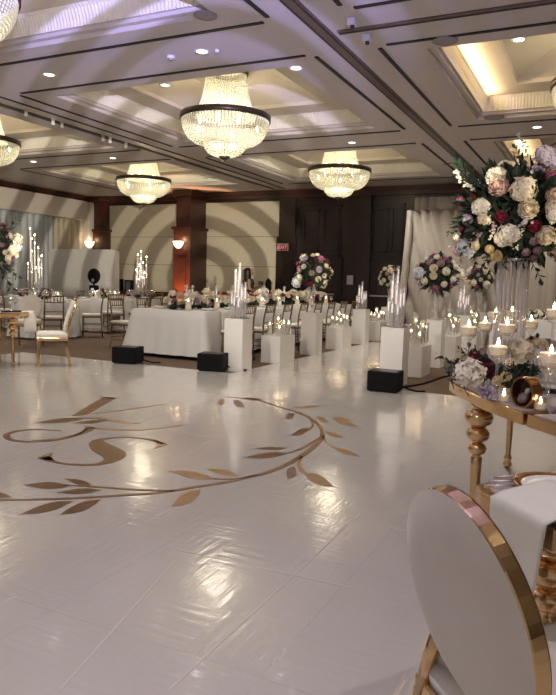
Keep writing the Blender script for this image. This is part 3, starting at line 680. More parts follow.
def cluster_mesh(c, n=9, seed=4):
    rr = random.Random(seed); b = MB(); b.ball((0, 0, .3), .30, 8, 5)
    for i in range(n):
        d = Vector((rr.gauss(0, .4), rr.gauss(0, .4), rr.uniform(.1, .8)))
        M = Matrix.Translation(d) @ Vector((d.x, d.y, .6)).to_track_quat('Z', 'Y').to_matrix().to_4x4()
        for k in range(5): petal(b, M @ Matrix.Rotation(2*PI*k/5, 4, 'Z') @ Matrix.Rotation(R(48), 4, 'X'), .16, .30, .3, .3, 2, 2)
    return b.mesh('lisianthus', fmat(c))
def leaf_into(b, M, L, w):
    b.add([(0, 0, 0), (w*.7, .02*L, L*.3), (w, .05*L, L*.55), (0, .02*L, L), (-w, .05*L, L*.55), (-w*.7, .02*L, L*.3), (0, -.03*L, L*.5)], [(0, 1, 6), (1, 2, 6), (2, 3, 6), (3, 4, 6), (4, 5, 6), (5, 0, 6)], False, M)
def foliage_mesh(n=420, seed=5, m=None, flat=1.0, L=.34):
    rr = random.Random(seed); b = MB(); b.ball((0, 0, 0), .62, 14, 8, flat)
    for i in range(n):
        z = 1-2*(i+.5)/n; a = i*2.39996; r = math.sqrt(max(0, 1-z*z)); d = Vector((r*math.cos(a), r*math.sin(a), z*flat))
        q = (d+Vector((rr.uniform(-.7, .7), rr.uniform(-.7, .7), rr.uniform(-.7, .7)))).normalized()
        M = Matrix.Translation(d*.62*rr.uniform(.8, 1.12)) @ q.to_track_quat('Z', 'Y').to_matrix().to_4x4() @ Matrix.Rotation(rr.uniform(0, 6), 4, 'Z')
        leaf_into(b, M, L*rr.uniform(.7, 1.3), L*.22)
    return b.mesh('foliage', m or FOLI)
def sprig_mesh(seed=6, n=9, m=None, blossoms=False):
    rr = random.Random(seed); b = MB(); pts = [(0, 0, 0), (.02, .05, .35), (.06, .08, .7), (.14, .08, 1.0)]
    b.tube(pts, [.018, .014, .010, .006], 5)
    P = smooth_path(pts, 6)
    for i in range(n):
        t = .22+.78*i/(n-1); p = P[min(int(t*(len(P)-1)), len(P)-1)]
        d = Vector((math.cos(i*2.4), math.sin(i*2.4), .9)).normalized()
        leaf_into(b, Matrix.Translation(p) @ d.to_track_quat('Z', 'Y').to_matrix().to_4x4(), .30*rr.uniform(.8, 1.15), .075)
    return b.mesh('leaf_sprig', m or FOLI2)
def blossom_sprig_mesh(seed=8, c='white'):
    rr = random.Random(seed); b = MB(); pts = [(0, 0, 0), (.02, .05, .35), (.06, .08, .7), (.14, .08, 1.0)]
    P = smooth_path(pts, 6)
    for i in range(16):
        p = P[min(4+i, len(P)-1)]+Vector((rr.uniform(-.08, .08), rr.uniform(-.08, .08), rr.uniform(-.03, .03)))
        for k in range(4): petal(b, Matrix.Translation(p) @ Matrix.Rotation(2*PI*k/4+i, 4, 'Z') @ Matrix.Rotation(R(50), 4, 'X'), .045, .085, .2, .3, 2, 2)
    b.tube(pts, .006, 4)
    return b.mesh('blossom_sprig', fmat(c))
FM = {}
def flower(kind, c):
    k = (kind, c)
    if k not in FM:
        FM[k] = dict(rose=lambda: rose_mesh(c), lrose=lambda: rose_mesh(c, True), hydrangea=lambda: hydrangea_mesh(c), peony=lambda: peony_mesh(c), cluster=lambda: cluster_mesh(c),
                     lhyd=lambda: hydrangea_mesh(c, 30), sprig=lambda: sprig_mesh(), bsprig=lambda: blossom_sprig_mesh(c=c))[kind]()
    return FM[k]
FNAME = dict(rose='rose', lrose='rose', hydrangea='hydrangea', lhyd='hydrangea', peony='peony', cluster='lisianthus', sprig='leaf_sprig', bsprig='blossom_sprig')
FOLM = foliage_mesh(); FOLL = foliage_mesh(170, 9)
def bloom(parent, kind, c, pos, nrm, s, spin=0):
    q = Vector(nrm).to_track_quat('Z', 'Y') @ Euler((0, 0, spin)).to_quaternion()
    o = put(FNAME[kind], flower(kind, c), parent, pos, (0, 0, 0), s); o.rotation_euler = q.to_euler(); return o
def ball_bouquet(center, Rr, n, label, seed, kinds, group=None, name='flower_arrangement', flat=1.0, lo=True, smin=.20, smax=.30):
    rr = random.Random(seed); t = thing(name, label, 'flowers', center, 0, group)
    put('foliage', FOLL if lo else FOLM, t, (0, 0, 0), (0, 0, rr.uniform(0, 6)), (Rr*1.12, Rr*1.12, Rr*1.12*flat))
    for i in range(n):
        z = 1-1.75*(i+.5)/n; a = i*2.39996+rr.uniform(-.2, .2); r = math.sqrt(max(0, 1-z*z)); d = Vector((r*math.cos(a), r*math.sin(a), z*flat))
        k, c = rr.choice(kinds); bloom(t, k, c, d*Rr*rr.uniform(.80, .98), d, Rr*rr.uniform(smin, smax)*(1.25 if k in ('lhyd', 'hydrangea') else 1), rr.uniform(0, 6))
    return t
MIX = [('lrose', 'white'), ('lrose', 'cream'), ('lrose', 'white'), ('lrose', 'white'), ('lhyd', 'white'), ('lrose', 'cream'), ('lrose', 'mauve'), ('lrose', 'mauve'), ('lhyd', 'cream'), ('lrose', 'blush'), ('lrose', 'burg'), ('lrose', 'pink'), ('lhyd', 'blue'), ('lrose', 'lav'), ('lrose', 'crimson')]

# ================================================================== PEDESTALS and what stands on them
TW, TH_, SW, SH = .30, .76, .34, .44
ped_t = MB().bb(-TW/2, TW/2, -TW/2, TW/2, 0, TH_).mesh('pedestal', WHITEP)
ped_s = MB().bb(-SW/2, SW/2, -.28, .28, 0, SH).mesh('pedestal', WHITEP)
tube_me = {}
def tube_mesh(h, r=.022):
    k = round(h, 2)
    if k not in tube_me:
        b = MB(); b.lathe([(r, 0), (r, h)], 12, cap=False); b.lathe([(r*1.25, h*.30), (r*1.35, h*.31), (r*1.25, h*.32)], 12, cap=False); b.lathe([(r*1.3, .0), (r*1.5, .015), (r*1.1, .03)], 12, cap=False)
        tube_me[k] = b.mesh('crystal_tube', CRYST)
    return tube_me[k]
flame_me = MB().lathe([(.001, 0), (.006, .008), (.0075, .018), (.004, .032), (.0005, .046)], 8).mesh('flame', FLAME)
bflame_me = MB().lathe([(.001, 0), (.0065, .007), (.0082, .014), (.0045, .026), (.0006, .040)], 8).mesh('flame', FLAME)
LEDM = mat('led_candle', (.95, .9, .88, 1), .4, emit=(1, .88, .80, 1), es=.55)
led_me = MB().lathe([(.012, 0), (.012, .09), (.004, .10), (.004, .125), (.0005, .135)], 8).mesh('led_candle', LEDM)
basem = mat('mirror_base', (.7, .68, .66, 1), .1, 1)
def candelabra(loc, heights, label, rad=.11, glow=False, scale=1.0, group='crystal tube candelabras'):
    t = thing('crystal_candelabra', label, 'candle holder', loc, 0, group)
    MB().lathe([(rad+.04, 0), (rad+.045, .006), (rad+.04, .014)], 28).build('base_plate', basem, t)
    n = len(heights)
    for i, h in enumerate(heights):
        a = i*2.39996; r = rad*math.sqrt(i/(n-.5)) if n > 1 else 0
        q = (r*math.cos(a), r*math.sin(a), .012)
        tu = put('crystal_tube', tube_mesh(h), t, q)
        put('led_candle', led_me, tu, (0, 0, h*.52), (0, 0, 0), (.8, .8, h*.46/.135))
        if glow: put('flame', flame_me, tu, (0, 0, h+.02))
    return t
cyl_me = {}
def cyl_vase(h, r):
    k = (h, r)
    if k not in cyl_me:
        v = MB(); v.lathe([(.001, .004), (r, .004), (r, h), (r-.004, h), (r-.004, .012), (.001, .012)], 20, cap=False)
        cyl_me[k] = (v.mesh('glass_cylinder', GLASS), MB().lathe([(.001, .012), (r-.006, .012), (r-.006, h*.68), (.001, h*.68)], 16, cap=False).mesh('water', WATER))
    return cyl_me[k]
fc_me = MB().lathe([(.001, -.02), (.022, -.018), (.034, .0), (.036, .014), (.030, .020), (.001, .018)], 16, cap=False).mesh('floating_candle', WAX)
def floating_set(loc, spec, where):
    rank = {0: 'tallest', 1: 'second tallest', 2: 'third tallest', 3: 'fourth tallest', 4: 'fifth tallest', 5: 'shortest'}
    order = sorted(range(len(spec)), key=lambda i: -spec[i][2])
    for i, (dx, dy, h) in enumerate(spec):
        rk = rank[order.index(i)] if order.index(i) < len(spec)-1 else 'shortest'
        t = thing('glass_cylinder_vase', '%s glass cylinder vase %s' % (rk, where), 'vase', (loc[0]+dx, loc[1]+dy, loc[2]), 0, 'glass cylinders '+where)
        a, w_ = cyl_vase(h, .045); put('glass_cylinder', a, t); put('water', w_, t)
        c = thing('floating_candle', 'floating candle in the %s cylinder %s' % (rk, where), 'candle', (loc[0]+dx, loc[1]+dy, loc[2]+h*.68+.004), 0, 'floating candles '+where)
        put('wax', fc_me, c); put('flame', bflame_me, c, (0, 0, .018))
SPEC = [(-.02, .02, .34), (-.10, -.13, .22), (.10, -.02, .27), (-.11, .13, .17), (.09, -.16, .15), (.10, .17, .24)]
LT = [.79, .66, .56, .46, .70, .50, .40, .34, .52, .60, .30, .44, .38]
def trumpet_vase(loc, h, label, group='glass trumpet vases'):
    t = thing('trumpet_vase', label, 'vase', loc, 0, group)
    MB().lathe([(.085, 0), (.088, .01), (.03, .05), (.022, .09), (.03, .12), (.045, .14), (.03, .165), (.035, .2), (.06, h*.75), (.085, h), (.080, h), (.055, h*.75), (.02, .2)], 20, cap=False).build('glass_body', CRYST, t)
    MB().ball((0, 0, .11), .035, 12, 8).build('crystal_knop', CRYST, t)
    return t
lefts = [('tall', 8.38, 'tubes'), ('short', 9.72, 'candles'), ('tall', 11.10, 'flowers'), ('short', 12.52, 'candles'), ('tall', 13.85, 'tubes'), ('short', 15.0, 'candles'), ('tall', 15.95, 'flowers')]
rights = [('tall', 8.50, 'tubes'), ('short', 9.60, 'candles'), ('tall', 10.78, 'flowers'), ('short', 12.0, 'candles'), ('tall', 13.2, 'tubes'), ('short', 14.2, 'candles'), ('tall', 15.0, 'flowers')]
ordn = ['first', 'second', 'third', 'fourth', 'fifth', 'sixth', 'seventh']
for side, rows, X in (('table side', lefts, AX0-.135), ('gold table side', rights, AX1+.17+.02)):
    for i, (kind, y, what) in enumerate(rows):
        z = CARPET_Z+.001; h = TH_ if kind == 'tall' else SH
        sd = 'banquet table side' if side == 'table side' else 'gold table side'; short_where = 'on the %s aisle pedestal, %s' % (ordn[i], sd)
        o = put('pedestal', ped_t if kind == 'tall' else ped_s, None, (X, y, z)); o.name = 'pedestal'
        tag(o, '%s white box pedestal, %s from the dance floor, %s of aisle' % (kind, ordn[i], sd), 'pedestal', kind+' white pedestals')
        top = (X, y, z+h+.001)
        if what == 'tubes':
            candelabra(top, LT if i < 3 else [h*.75 for h in LT], 'cluster of clear crystal candle tubes '+short_where)
        elif what == 'candles': floating_set(top, SPEC if side == 'table side' else [(a, c, round(q*1.4, 3)) for a, c, q in SPEC], short_where)
        else:
            big = side != 'table side'
            trumpet_vase(top, .52, 'clear glass trumpet vase '+short_where)
            Rb = (.35 if big else .33) if i == 2 else .29
            ball_bouquet((X, y, top[2]+.74), Rb, 38, 'round bouquet of pale and burgundy roses '+short_where, 20+i+(9 if big else 0), MIX, 'round rose bouquets along the aisle')

# black floor boxes at the edge of the dance floor
for px, wpx, pyb, lab in ((121, 26, 364, 'black uplight box on the dance floor edge near the gilded chairs'), (207, 26, 371.5, 'black uplight box before the white banquet table corner'), (381, 25, 392.5, 'black uplight box before the tall pedestal beside the aisle')):
    p = at(px, pyb, 0); t = thing('floor_light_box', lab, 'uplight', (p.x, p.y+.16, 0.001), R(14 if px < 300 else 3), 'black uplight boxes')
    MB().bb(-.19, .19, -.16, .16, .012, .25).build('case', BLACK, t, bevel=.01)
    f = MB()
    for sx in (-.15, .15):
        for sy in (-.12, .12): f.lathe([(.018, 0), (.018, .014)], 10, c=(sx, sy, 0))
    f.build('rubber_feet', DARKG, t)
    MB().bb(-.15, .15, -.12, .12, .2485, .2525).build('lens_panel', mat('lens_dark', (.012, .012, .014, 1), .3, spec=.3), t)
    MB().tube([(.17, .1, .06), (.26, .14, .025), (.36, .10, .012), (.46, .16, .010)], .012, 6).build('power_cable', BLACK, t)

# ================================================================== CHAIRS
def make_chiavari():
    t = thing('chiavari_chair', '', 'chair')
    for sx in (-1, 1):
        MB().bar((sx*.185, .18, .44), (sx*.19, .19, 0), .017, .012).build('front_leg', CHIA, t)
        MB().tube([(sx*.19, -.22, 0), (sx*.18, -.185, .44), (sx*.175, -.20, .68), (sx*.17, -.245, .92)], [.012, .018, .016, .013], 8).build('rear_leg', CHIA, t)
    b = MB(); b.bb(-.205, .205, -.20, .205, .425, .455); b.build('seat_frame', CHIA, t, bevel=.006)
    MB().box((0, .005, .482), (.41, .40, .05)).build('seat_cushion', CUSH, t, bevel=.018)
    for z, y in ((.90, -.24), (.78, -.222), (.60, -.195)): MB().bar((-.175, y, z), (.175, y, z), .0125 if z > .85 else .010).build('back_rail', CHIA, t)
    for k in range(5):
        x = -.12+.06*k; MB().bar((x, -.222, .78), (x, -.24, .90), .007, n=6).build('spindle', CHIA, t)
    s = MB()
    for sx in (-1, 1):
        for z in (.16, .28): s.bar((sx*.188, .186, z), (sx*.186, -.205, z), .008, n=6)
    for z in (.20, .31): s.bar((-.188, .187, z), (.188, .187, z), .008, n=6); s.bar((-.186, -.205, z), (.186, -.205, z), .008, n=6)
    s.build('stretchers', CHIA, t)
    return t
chiavari = Proto(make_chiavari)
def ellipse_ring(a, bb, n=40): return [(a*math.cos(2*PI*k/n), bb*math.sin(2*PI*k/n)) for k in range(n)]
def make_oval_chair():
    """gold louis chair; faces +Y, oval padded back"""
    t = thing('oval_back_chair', '', 'chair')
    zc, tilt = .705, R(13); A, B_ = .205, .225
    def onback(x, z, d):   # point on the tilted back plane, d = along facing
        return (x, -.235-(z)*math.sin(tilt)+d*math.cos(tilt), zc+z*math.cos(tilt)+d*math.sin(tilt))
    n = 64; vs = []; fs = []
    prof = [(-.012, -.0155), (-.001, -.016), (.0005, -.012), (.0005, .012), (-.001, .016), (-.012, .0155)]
    for k in range(n):
        a = 2*PI*k/n; cx, sx = math.cos(a), math.sin(a)
        for dr, dd in prof: vs.append(onback((A+dr)*cx, (B_+dr)*sx, dd))
    m = len(prof)
    for k in range(n):
        for q in range(m): fs.append((k*m+q, ((k+1) % n)*m+q, ((k+1) % n)*m+(q+1) % m, k*m+(q+1) % m))
    MB().add(vs, fs, False).build('back_rim', GOLD, t)
    for sgn, nm in ((-1, 'back_pad'), (1, 'back_pad')):
        vs = [onback(0, 0, sgn*.040)]; fs = []; K = 8
        for i in range(1, K+1):
            u = i/K; th = .040-.024*u**5
            for k in range(n):
                a = 2*PI*k/n; vs.append(onback(A*u*math.cos(a), B_*u*math.sin(a), sgn*th))
        for k in range(n): fs.append((0, 1+k, 1+(k+1) % n))
        for i in range(K-1):
            for k in range(n): fs.append((1+i*n+k, 1+(i+1)*n+k, 1+(i+1)*n+(k+1) % n, 1+i*n+(k+1) % n))
        MB().add(vs, fs if sgn > 0 else [f[::-1] for f in fs], True).build(nm, VELVET, t)
    def outl(s): return [(-.215*s, -.22*s), (-.245*s, .05*s), (-.25*s, .19*s), (-.16*s, .245*s), (0, .255*s), (.16*s, .245*s), (.25*s, .19*s), (.245*s, .05*s), (.215*s, -.22*s)]
    MB().prism(outl(1), .385, .435).build('seat_frame', GOLD, t, bevel=.008)
    c = MB(); L = []
    for z, s in ((.435, .95), (.465, .985), (.49, .95), (.505, .80), (.512, .4)): L.append([(x, y, z) for x, y in outl(s)])
    k = len(L[0]); vs = [p for r in L for p in r]; fs = [(i*k+j, i*k+(j+1) % k, (i+1)*k+(j+1) % k, (i+1)*k+j) for i in range(len(L)-1) for j in range(k)]; fs.append(tuple((len(L)-1)*k+j for j in range(k)))
    c.add(vs, fs, True).build('seat_cushion', VELVET, t)
    for sx in (-1, 1):
        MB().lathe([(.012, 0), (.015, .03), (.012, .045), (.018, .2), (.026, .34), (.020, .355), (.03, .385)], 14, c=(sx*.21, .19, 0)).build('front_leg', GOLD, t)
        MB().tube([(sx*.21, -.29, 0), (sx*.205, -.235, .2), (sx*.20, -.20, .40)], [.013, .018, .024], 10).build('rear_leg', GOLD, t)
        MB().tube([(sx*.195, -.205, .40), (sx*.165, -.21, .50), (sx*.135, -.215, .565)], [.022, .018, .016], 10).build('back_support', GOLD, t)
    return t
oval_chair = Proto(make_oval_chair)
def make_square_chair():
    t = thing('gilded_dining_chair', '', 'chair')
    for sx in (-1, 1):
        MB().lathe([(.012, 0), (.016, .04), (.024, .32), (.018, .34), (.028, .40)], 12, c=(sx*.20, .19, 0)).build('front_leg', GOLD, t)
        MB().tube([(sx*.20, -.24, 0), (sx*.20, -.20, .22), (sx*.20, -.19, .42), (sx*.20, -.235, .68), (sx*.185, -.33, .94)], [.013, .02, .024, .020, .014], 8).build('rear_leg', GOLD, t)
        k = MB()
        for i in range(7): k.ball((sx*.20, -.19-.012*i*i*.28, .43+.07*i), .021, 8, 6)
        k.tube([(sx*.20, -.19-.012*i*i*.28, .43+.07*i) for i in range(7)], .012, 6); k.build('carved_stile', GOLD, t)
    MB().bb(-.225, .225, -.21, .215, .375, .42).build('seat_frame', GOLD, t, bevel=.01)
    MB().box((0, .0, .452), (.45, .43, .07)).build('seat_cushion', CUSH, t, bevel=.025)
    def fn(u, v): 
        z = .50+.42*v; return ((u-.5)*.37, -.195-.135*((z-.45)/.49)**1.6, z)
    MB().grid(fn, 4, 8).build('back_pad', CUSH, t, solid=.05, bevel=.012)
    MB().tube([(-.19, -.335, .94), (0, -.345, .965), (.19, -.335, .94)], .016, 8).build('top_rail', GOLD, t)
    return t
sq_chair = Proto(make_square_chair)

# ================================================================== GOLD TABLES
TOPM = mat('marble_top', (.62, .55, .52, 1), .12, noise=.12, nscale=6)
def ball_leg(parent, x, y, h=.705, s=1.0, name='turned_leg'):
    P = [(.016, 0), (.026, .012), (.028, .03), (.018, .045), (.028, .06), (.028, .075), (.018, .09), (.024, .25), (.027, .40), (.028, .440)]
    for zc, rr_ in ((.485, .047), (.560, .058), (.645, .070)):
        hh = rr_*.72
        for k in range(13):
            a = PI*(.07+.86*k/12); P.append((rr_*math.sin(a)**.85, zc-hh*math.cos(a)))
    P.append((.04, h+.005))
    MB().lathe(P, 36, c=(x, y, 0)).build(name, GOLD, parent)
def slim_leg(parent, x, y, h=.705):
    MB().lathe([(.010, 0), (.030, .015), (.034, .03), (.020, .052), (.030, .065), (.026, .085), (.017, .10), (.024, .35), (.032, h)], 18, c=(x, y, 0)).build('slim_leg', GOLD, parent)
def gold_table(label, poly, ballL, slimL, loc=(0, 0, 0), rz=0, inset=.035, group='gold tables with turned legs'):
    t = thing('gold_table', label, 'table', loc, rz, group)
    cx = sum(p[0] for p in poly)/len(poly); cy = sum(p[1] for p in poly)/len(poly)
    MB().prism(poly, .708, .765).build('apron', GOLD, t, bevel=.006)
    ins = []
    for x, y in poly:
        d = Vector((cx-x, cy-y)); d.normalize(); ins.append((x+d.x*inset, y+d.y*inset))
    MB().prism(ins, .764, .770).build('table_top', TOPM, t)
    for x, y in ballL: ball_leg(t, x, y)
    for x, y in slimL: slim_leg(t, x, y)
    return t
TC = Vector((2.03, 4.94)); TR_ = 3.005
def arc(a0, a1, n=12): return [(TC.x+TR_*math.cos(R(a0+(a1-a0)*k/n)), TC.y+TR_*math.sin(R(a0+(a1-a0)*k/n))) for k in range(n+1)]
T1 = [(-.735, 3.93)]+arc(202.6, 220.0)+[(.48, 3.62), (.46, 5.05), (-.56, 5.12)]
gold_table('curved gold table with turned ball leg carrying the tall flowers and floating candles', T1, [(-.515, 3.41)], [(-.53, 4.97), (.36, 4.9), (.30, 3.62)])
T2 = arc(220.6, 236.0)+[(.90, 3.2), (.50, 3.60)]
gold_table('second curved gold table butted against the seam beside the small candle jars', T2, [(.32, 2.62)], [(.72, 3.18)])
u_ = Vector((.7, -.71)); v_ = Vector((.56, .83)); c0 = Vector((-.29, 1.80))
T3 = [tuple(c0+u_*.06), tuple(c0+v_*.03), tuple(c0+v_*.55), tuple(c0+v_*.55+u_*.36), tuple(c0+u_*.36+v_*.03), tuple(c0+u_*.33)]
t3 = gold_table('gold table beside the oval chair laid with cutlery and a white napkin', T3[::-1], [tuple(c0+u_*.165+v_*.18)], [tuple(c0+v_*.49+u_*.06), tuple(c0+v_*.49+u_*.30)])
blackrim = MB().prism([tuple(c0+u_*.33), tuple(c0+u_*.36+v_*.03), tuple(c0+u_*.36+v_*.50), tuple(c0+u_*.31+v_*.50), tuple(c0+u_*.31+v_*.03)][::-1], .7655, .7725).build('black_glass_edge', mat('black_glass', (.01, .01, .012, 1), .05), t3)
TZ = .7712
# tall crystal vase and the great arrangement
VP = Vector((-.485, 4.19))
def crystal_column(label, x, y, h, r=.085):
    t = thing('crystal_vase', label, 'vase', (x, y, TZ), 0, 'tall crystal column vases')
    MB().lathe([(r*1.2, 0), (r*1.22, .012), (r*1.1, .02)], 28).build('mirror_base', basem, t)
    b = MB(); n = 22
    for k in range(n):
        a = 2*PI*k/n; b.bar((r*math.cos(a), r*math.sin(a), .02), (r*math.cos(a), r*math.sin(a), h), .0085, n=7)
    b.build('crystal_rods', CRYST, t)
    MB().lathe([(r*1.1, h-.01), (r*1.12, h), (r*1.1, h+.015), (r*.6, h+.016)], 28, cap=False).build('crystal_collar', basem, t)
    led = MB().lathe([(.001, .03), (r*.35, .03), (r*.35, .10), (.001, .11)], 14, cap=False).build('inner_candle', WAX, t)
    return t
crystal_column('tall ribbed crystal column vase under the huge arrangement on the curved gold table', VP.x, VP.y, .70)
BC = Vector(atd(515, 214, 3.98)); BR = .372
big = thing('flower_arrangement', 'huge arrangement of cream hydrangeas, roses and lavender blooms atop the tall crystal vase', 'flowers', BC, 0)
put('foliage', FOLM, big, (0, 0, 0), (0, 0, .5), (BR*1.05, BR*1.05, BR*.95))
def on_ball(px, py, out=0):
    d = ray(px, py).normalized(); o = Vector((0, 0, H)); oc = o-BC; bq = d.dot(oc); cq = oc.length_squared-(BR*.86)**2; disc = bq*bq-cq
    tt = -bq-math.sqrt(disc) if disc > 0 else -bq
    p = o+d*tt; nrm = (p-BC).normalized(); return p-BC+nrm*out, (nrm*.75-d*.5).normalized()
PXM = 3.75/FPX
for px, py, k, c, r in [(461, 201, 'rose', 'pink', 6.5), (473, 198, 'rose', 'rust', 5), (482, 207, 'hydrangea', 'white', 10), (486, 218, 'hydrangea', 'cream', 8), (499, 187, 'rose', 'blush', 11), (497, 178, 'peony', 'white', 10), (523, 191, 'hydrangea', 'cream', 14), (528, 209, 'rose', 'cream', 11),
                        (543, 158, 'hydrangea', 'lav', 11), (536, 170, 'cluster', 'lav', 10), (553, 163, 'hydrangea', 'lav', 9), (552, 178, 'rose', 'pink', 8), (553, 196, 'rose', 'peach', 9), (501.5, 216, 'rose', 'crimson', 7), (535, 226, 'rose', 'crimson', 7), (468, 220, 'rose', 'lav', 7),
                        (463, 229, 'rose', 'burg', 5.5), (457, 237, 'rose', 'white', 5), (470, 246, 'hydrangea', 'blue', 12), (474.5, 244, 'rose', 'cream', 7.5), (456, 246, 'cluster', 'mauve', 6), (460, 254, 'cluster', 'blush', 7), (509, 233, 'hydrangea', 'white', 12), (503, 238, 'peony', 'white', 8),
                        (524, 222, 'cluster', 'lav', 8), (545, 235, 'rose', 'cream', 11), (490, 249, 'rose', 'yellow', 5.5), (497, 255, 'peony', 'yellow', 6), (490, 257, 'rose', 'peach', 4.5), (534, 241, 'rose', 'mauve', 5), (526, 252, 'rose', 'mauve', 5), (537, 250, 'rose', 'mauve', 5), (533, 258, 'rose', 'mauve', 5),
                        (553, 215, 'hydrangea', 'white', 9), (555, 213, 'rose', 'pink', 4), (554, 251, 'rose', 'peach', 8), (541, 263, 'rose', 'yellow', 4), (513, 165, 'cluster', 'white', 5), (480, 235, 'cluster', 'mauve', 6), (517, 247, 'cluster', 'white', 4), (494, 226, 'cluster', 'mauve', 6)]:
    p, n_ = on_ball(px, py); bloom(big, k, c, p, n_, r*PXM*(1.08 if k in ('hydrangea', 'cluster') else 1.22), px*.7)
rr = random.Random(5)
for i in range(34):      # the far side and the side beyond the frame
    z = 1-1.8*(i+.5)/34; a = i*2.39996; r = math.sqrt(max(0, 1-z*z)); d = Vector((r*math.cos(a), r*math.sin(a), z))
    if d.dot((Vector((0, 0, H))-BC).normalized()) > -.30 and d.x < .6: continue
    k, c = rr.choice([('rose', 'cream'), ('hydrangea', 'white'), ('rose', 'mauve'), ('rose', 'crimson'), ('rose', 'cream'), ('rose', 'peach')]); bloom(big, k, c, d*BR*.86, d, BR*rr.uniform(.14, .24), rr.uniform(0, 6))
for px, py, sx, sy, L in [(478, 192, -22, -20, .26), (482, 190, -12, -20, .22), (488, 250, -8, 18, .14), (510, 252, -4, 16, .12), (519, 252, 8, 14, .12), (527, 258, 12, 18, .17), (548, 248, 6, 12, .12), (470, 254, 4, 16, .12), (545, 200, 4, -10, .14), (516, 205, -6, 4, .1), (530, 165, -12, -14, .14), (459, 232, -14, 4, .10), (475, 235, -10, 10, .14)]:
    p, n_ = on_ball(px, py); d = (CR*sx+CD*sy).normalized()+n_*.35; bloom(big, 'sprig', 'white', p*.92, d, L, px)
for px, py, sx, sy, L in [(478, 194, -22, -14, .20), (531, 160, -6, -18, .17), (494, 222, -2, 8, .1), (519, 240, 4, -14, .1)]:
    p, n_ = on_ball(px, py); d = (CR*sx+CD*sy).normalized()+n_*.3; bloom(big, 'bsprig', 'white', p*.95, d, L, px)
MB().tube([atd(*q, 3.98)-BC for q in ((536, 172), (540, 160), (548, 148), (560, 141), (575, 142))], .008, 6).build('curved_branch', STEMM, big)

# floating candles in stemmed glasses
def goblet_meshes(hs, hb, r):
    g = MB().lathe([(.001, 0), (.05, 0), (.05, .004), (.012, .012), (.006, .03), (.0055, hs*.5), (.009, hs*.55), (.0055, hs*.6), (.007, hs-.02), (.02, hs-.006), (r*.8, hs+.006), (r*.97, hs+.03), (r, hs+hb), (r-.003, hs+hb), (r*.94, hs+.032), (r*.75, hs+.010), (.001, hs+.006)], 26, cap=False).mesh('glass_body', GLASS)
    wt = MB().lathe([(.001, hs+.011), (r*.74, hs+.012), (r*.92, hs+.033), (r*.95, hs+hb*.62), (.001, hs+hb*.62)], 22, cap=False).mesh('water', WATER)
    return g, wt
bigc = {}
def big_candle(r):
    if r not in bigc: bigc[r] = MB().lathe([(.001, -.022), (r*.7, -.020), (r*.93, 0), (r*.95, .014), (r*.82, .024), (.001, .020)], 22, cap=False).mesh('floating_candle', WAX)
    return bigc[r]
GP = [(468.6, 330, 16, 3.72, 'by the tip of the curved table above the white hydrangea'), (485, 326, 14, 4.15, 'behind the hydrangea, between two others'), (507, 328, 19, 3.62, 'in front of the crystal column'), (498, 350, 20, 3.14, 'low and nearest the lavender bloom'), (531, 324, 13, 4.3, 'standing apart beside the stage drape'),
      (554, 313, 16, 3.6, 'tallest, half cut by the photo edge'), (496, 315, 18, 4.55, 'behind the column beside the pedestals'), (512, 314, 14, 4.72, 'farthest, right behind the crystal column'), (551, 357, 26, 2.92, 'large and low, cut by the photo edge near the candle jar')]
for px, py, wpx, d, lab in GP:
    p = atd(px, py, d); r = wpx/2*d/FPX*1.05; hb = r*1.25; hs = max(.03, p.z-TZ-hb*.75)
    if p.x > .9 or p.z < TZ: continue
    g, wt = goblet_meshes(round(hs, 3), round(hb, 3), round(r, 3))
    t = thing('stemmed_candle_glass', 'tall stemmed glass bowl '+lab, 'candle holder', (p.x, p.y, TZ), 0, 'stemmed candle glasses on the curved table'); put('glass_body', g, t); put('water', wt, t)
    c = thing('floating_candle', 'lit candle in the glass '+lab.replace('by the tip of', 'at').replace('cut by the photo edge near the', 'at the'), 'candle', (p.x, p.y, TZ+hs+hb*.62+.006), 0, 'floating candles on the curved table')
    put('wax', big_candle(round(r*.92, 3)), c); put('flame', bflame_me, c, (0, 0, .02), sc=1.0)
    MB().bar((0, 0, .018), (0, 0, .026), .0015, n=5).build('wick', BLACK, c)
# low flowers lying along the curved table
lowf = thing('table_flowers', 'low garland of white hydrangea, burgundy dahlias and lavender roses on the curved table', 'flowers', (0, 0, TZ))
for px, py, z, k, c, r in [(470, 378, .09, 'hydrangea', 'white', 17), (455, 374, .08, 'rose', 'pink', 6), (452, 377, .05, 'cluster', 'blush', 5), (488, 394, .045, 'peony', 'lav', 8.5), (481, 391, .03, 'cluster', 'lav', 6), (484, 366, .11, 'rose', 'burg', 9), (474, 356, .10, 'rose', 'crimson', 8), (489, 373, .08, 'peony', 'burg', 9),
                           (498, 382, .055, 'peony', 'yellow', 6), (506, 378, .07, 'peony', 'yellow', 6), (502, 388, .03, 'rose', 'yellow', 4), (512, 350, .14, 'peony', 'cream', 10), (524, 356, .15, 'hydrangea', 'cream', 14), (532, 341, .20, 'rose', 'peach', 6.5), (541, 347, .17, 'peony', 'cream', 8), (547, 343, .17, 'rose', 'mauve', 6), (553, 345, .16, 'rose', 'peach', 6), (552, 412, .02, 'cluster', 'lav', 6)]:
    dd = 3.4 if py > 370 else 3.6
    p = at(px, py, TZ+z); bloom(lowf, k, c, (p.x, p.y, z), (-.15, -.55, .75) if k != 'hydrangea' else (-.1, -.45, .85), r*(p.y/.985)/FPX*1.05, px)
    if z > .05 and r > 4: bloom(lowf, 'sprig', 'white', (p.x, p.y, .0), (rr.uniform(-.5, .5), rr.uniform(-.3, .3), .8), min(.2, z+.06), px)
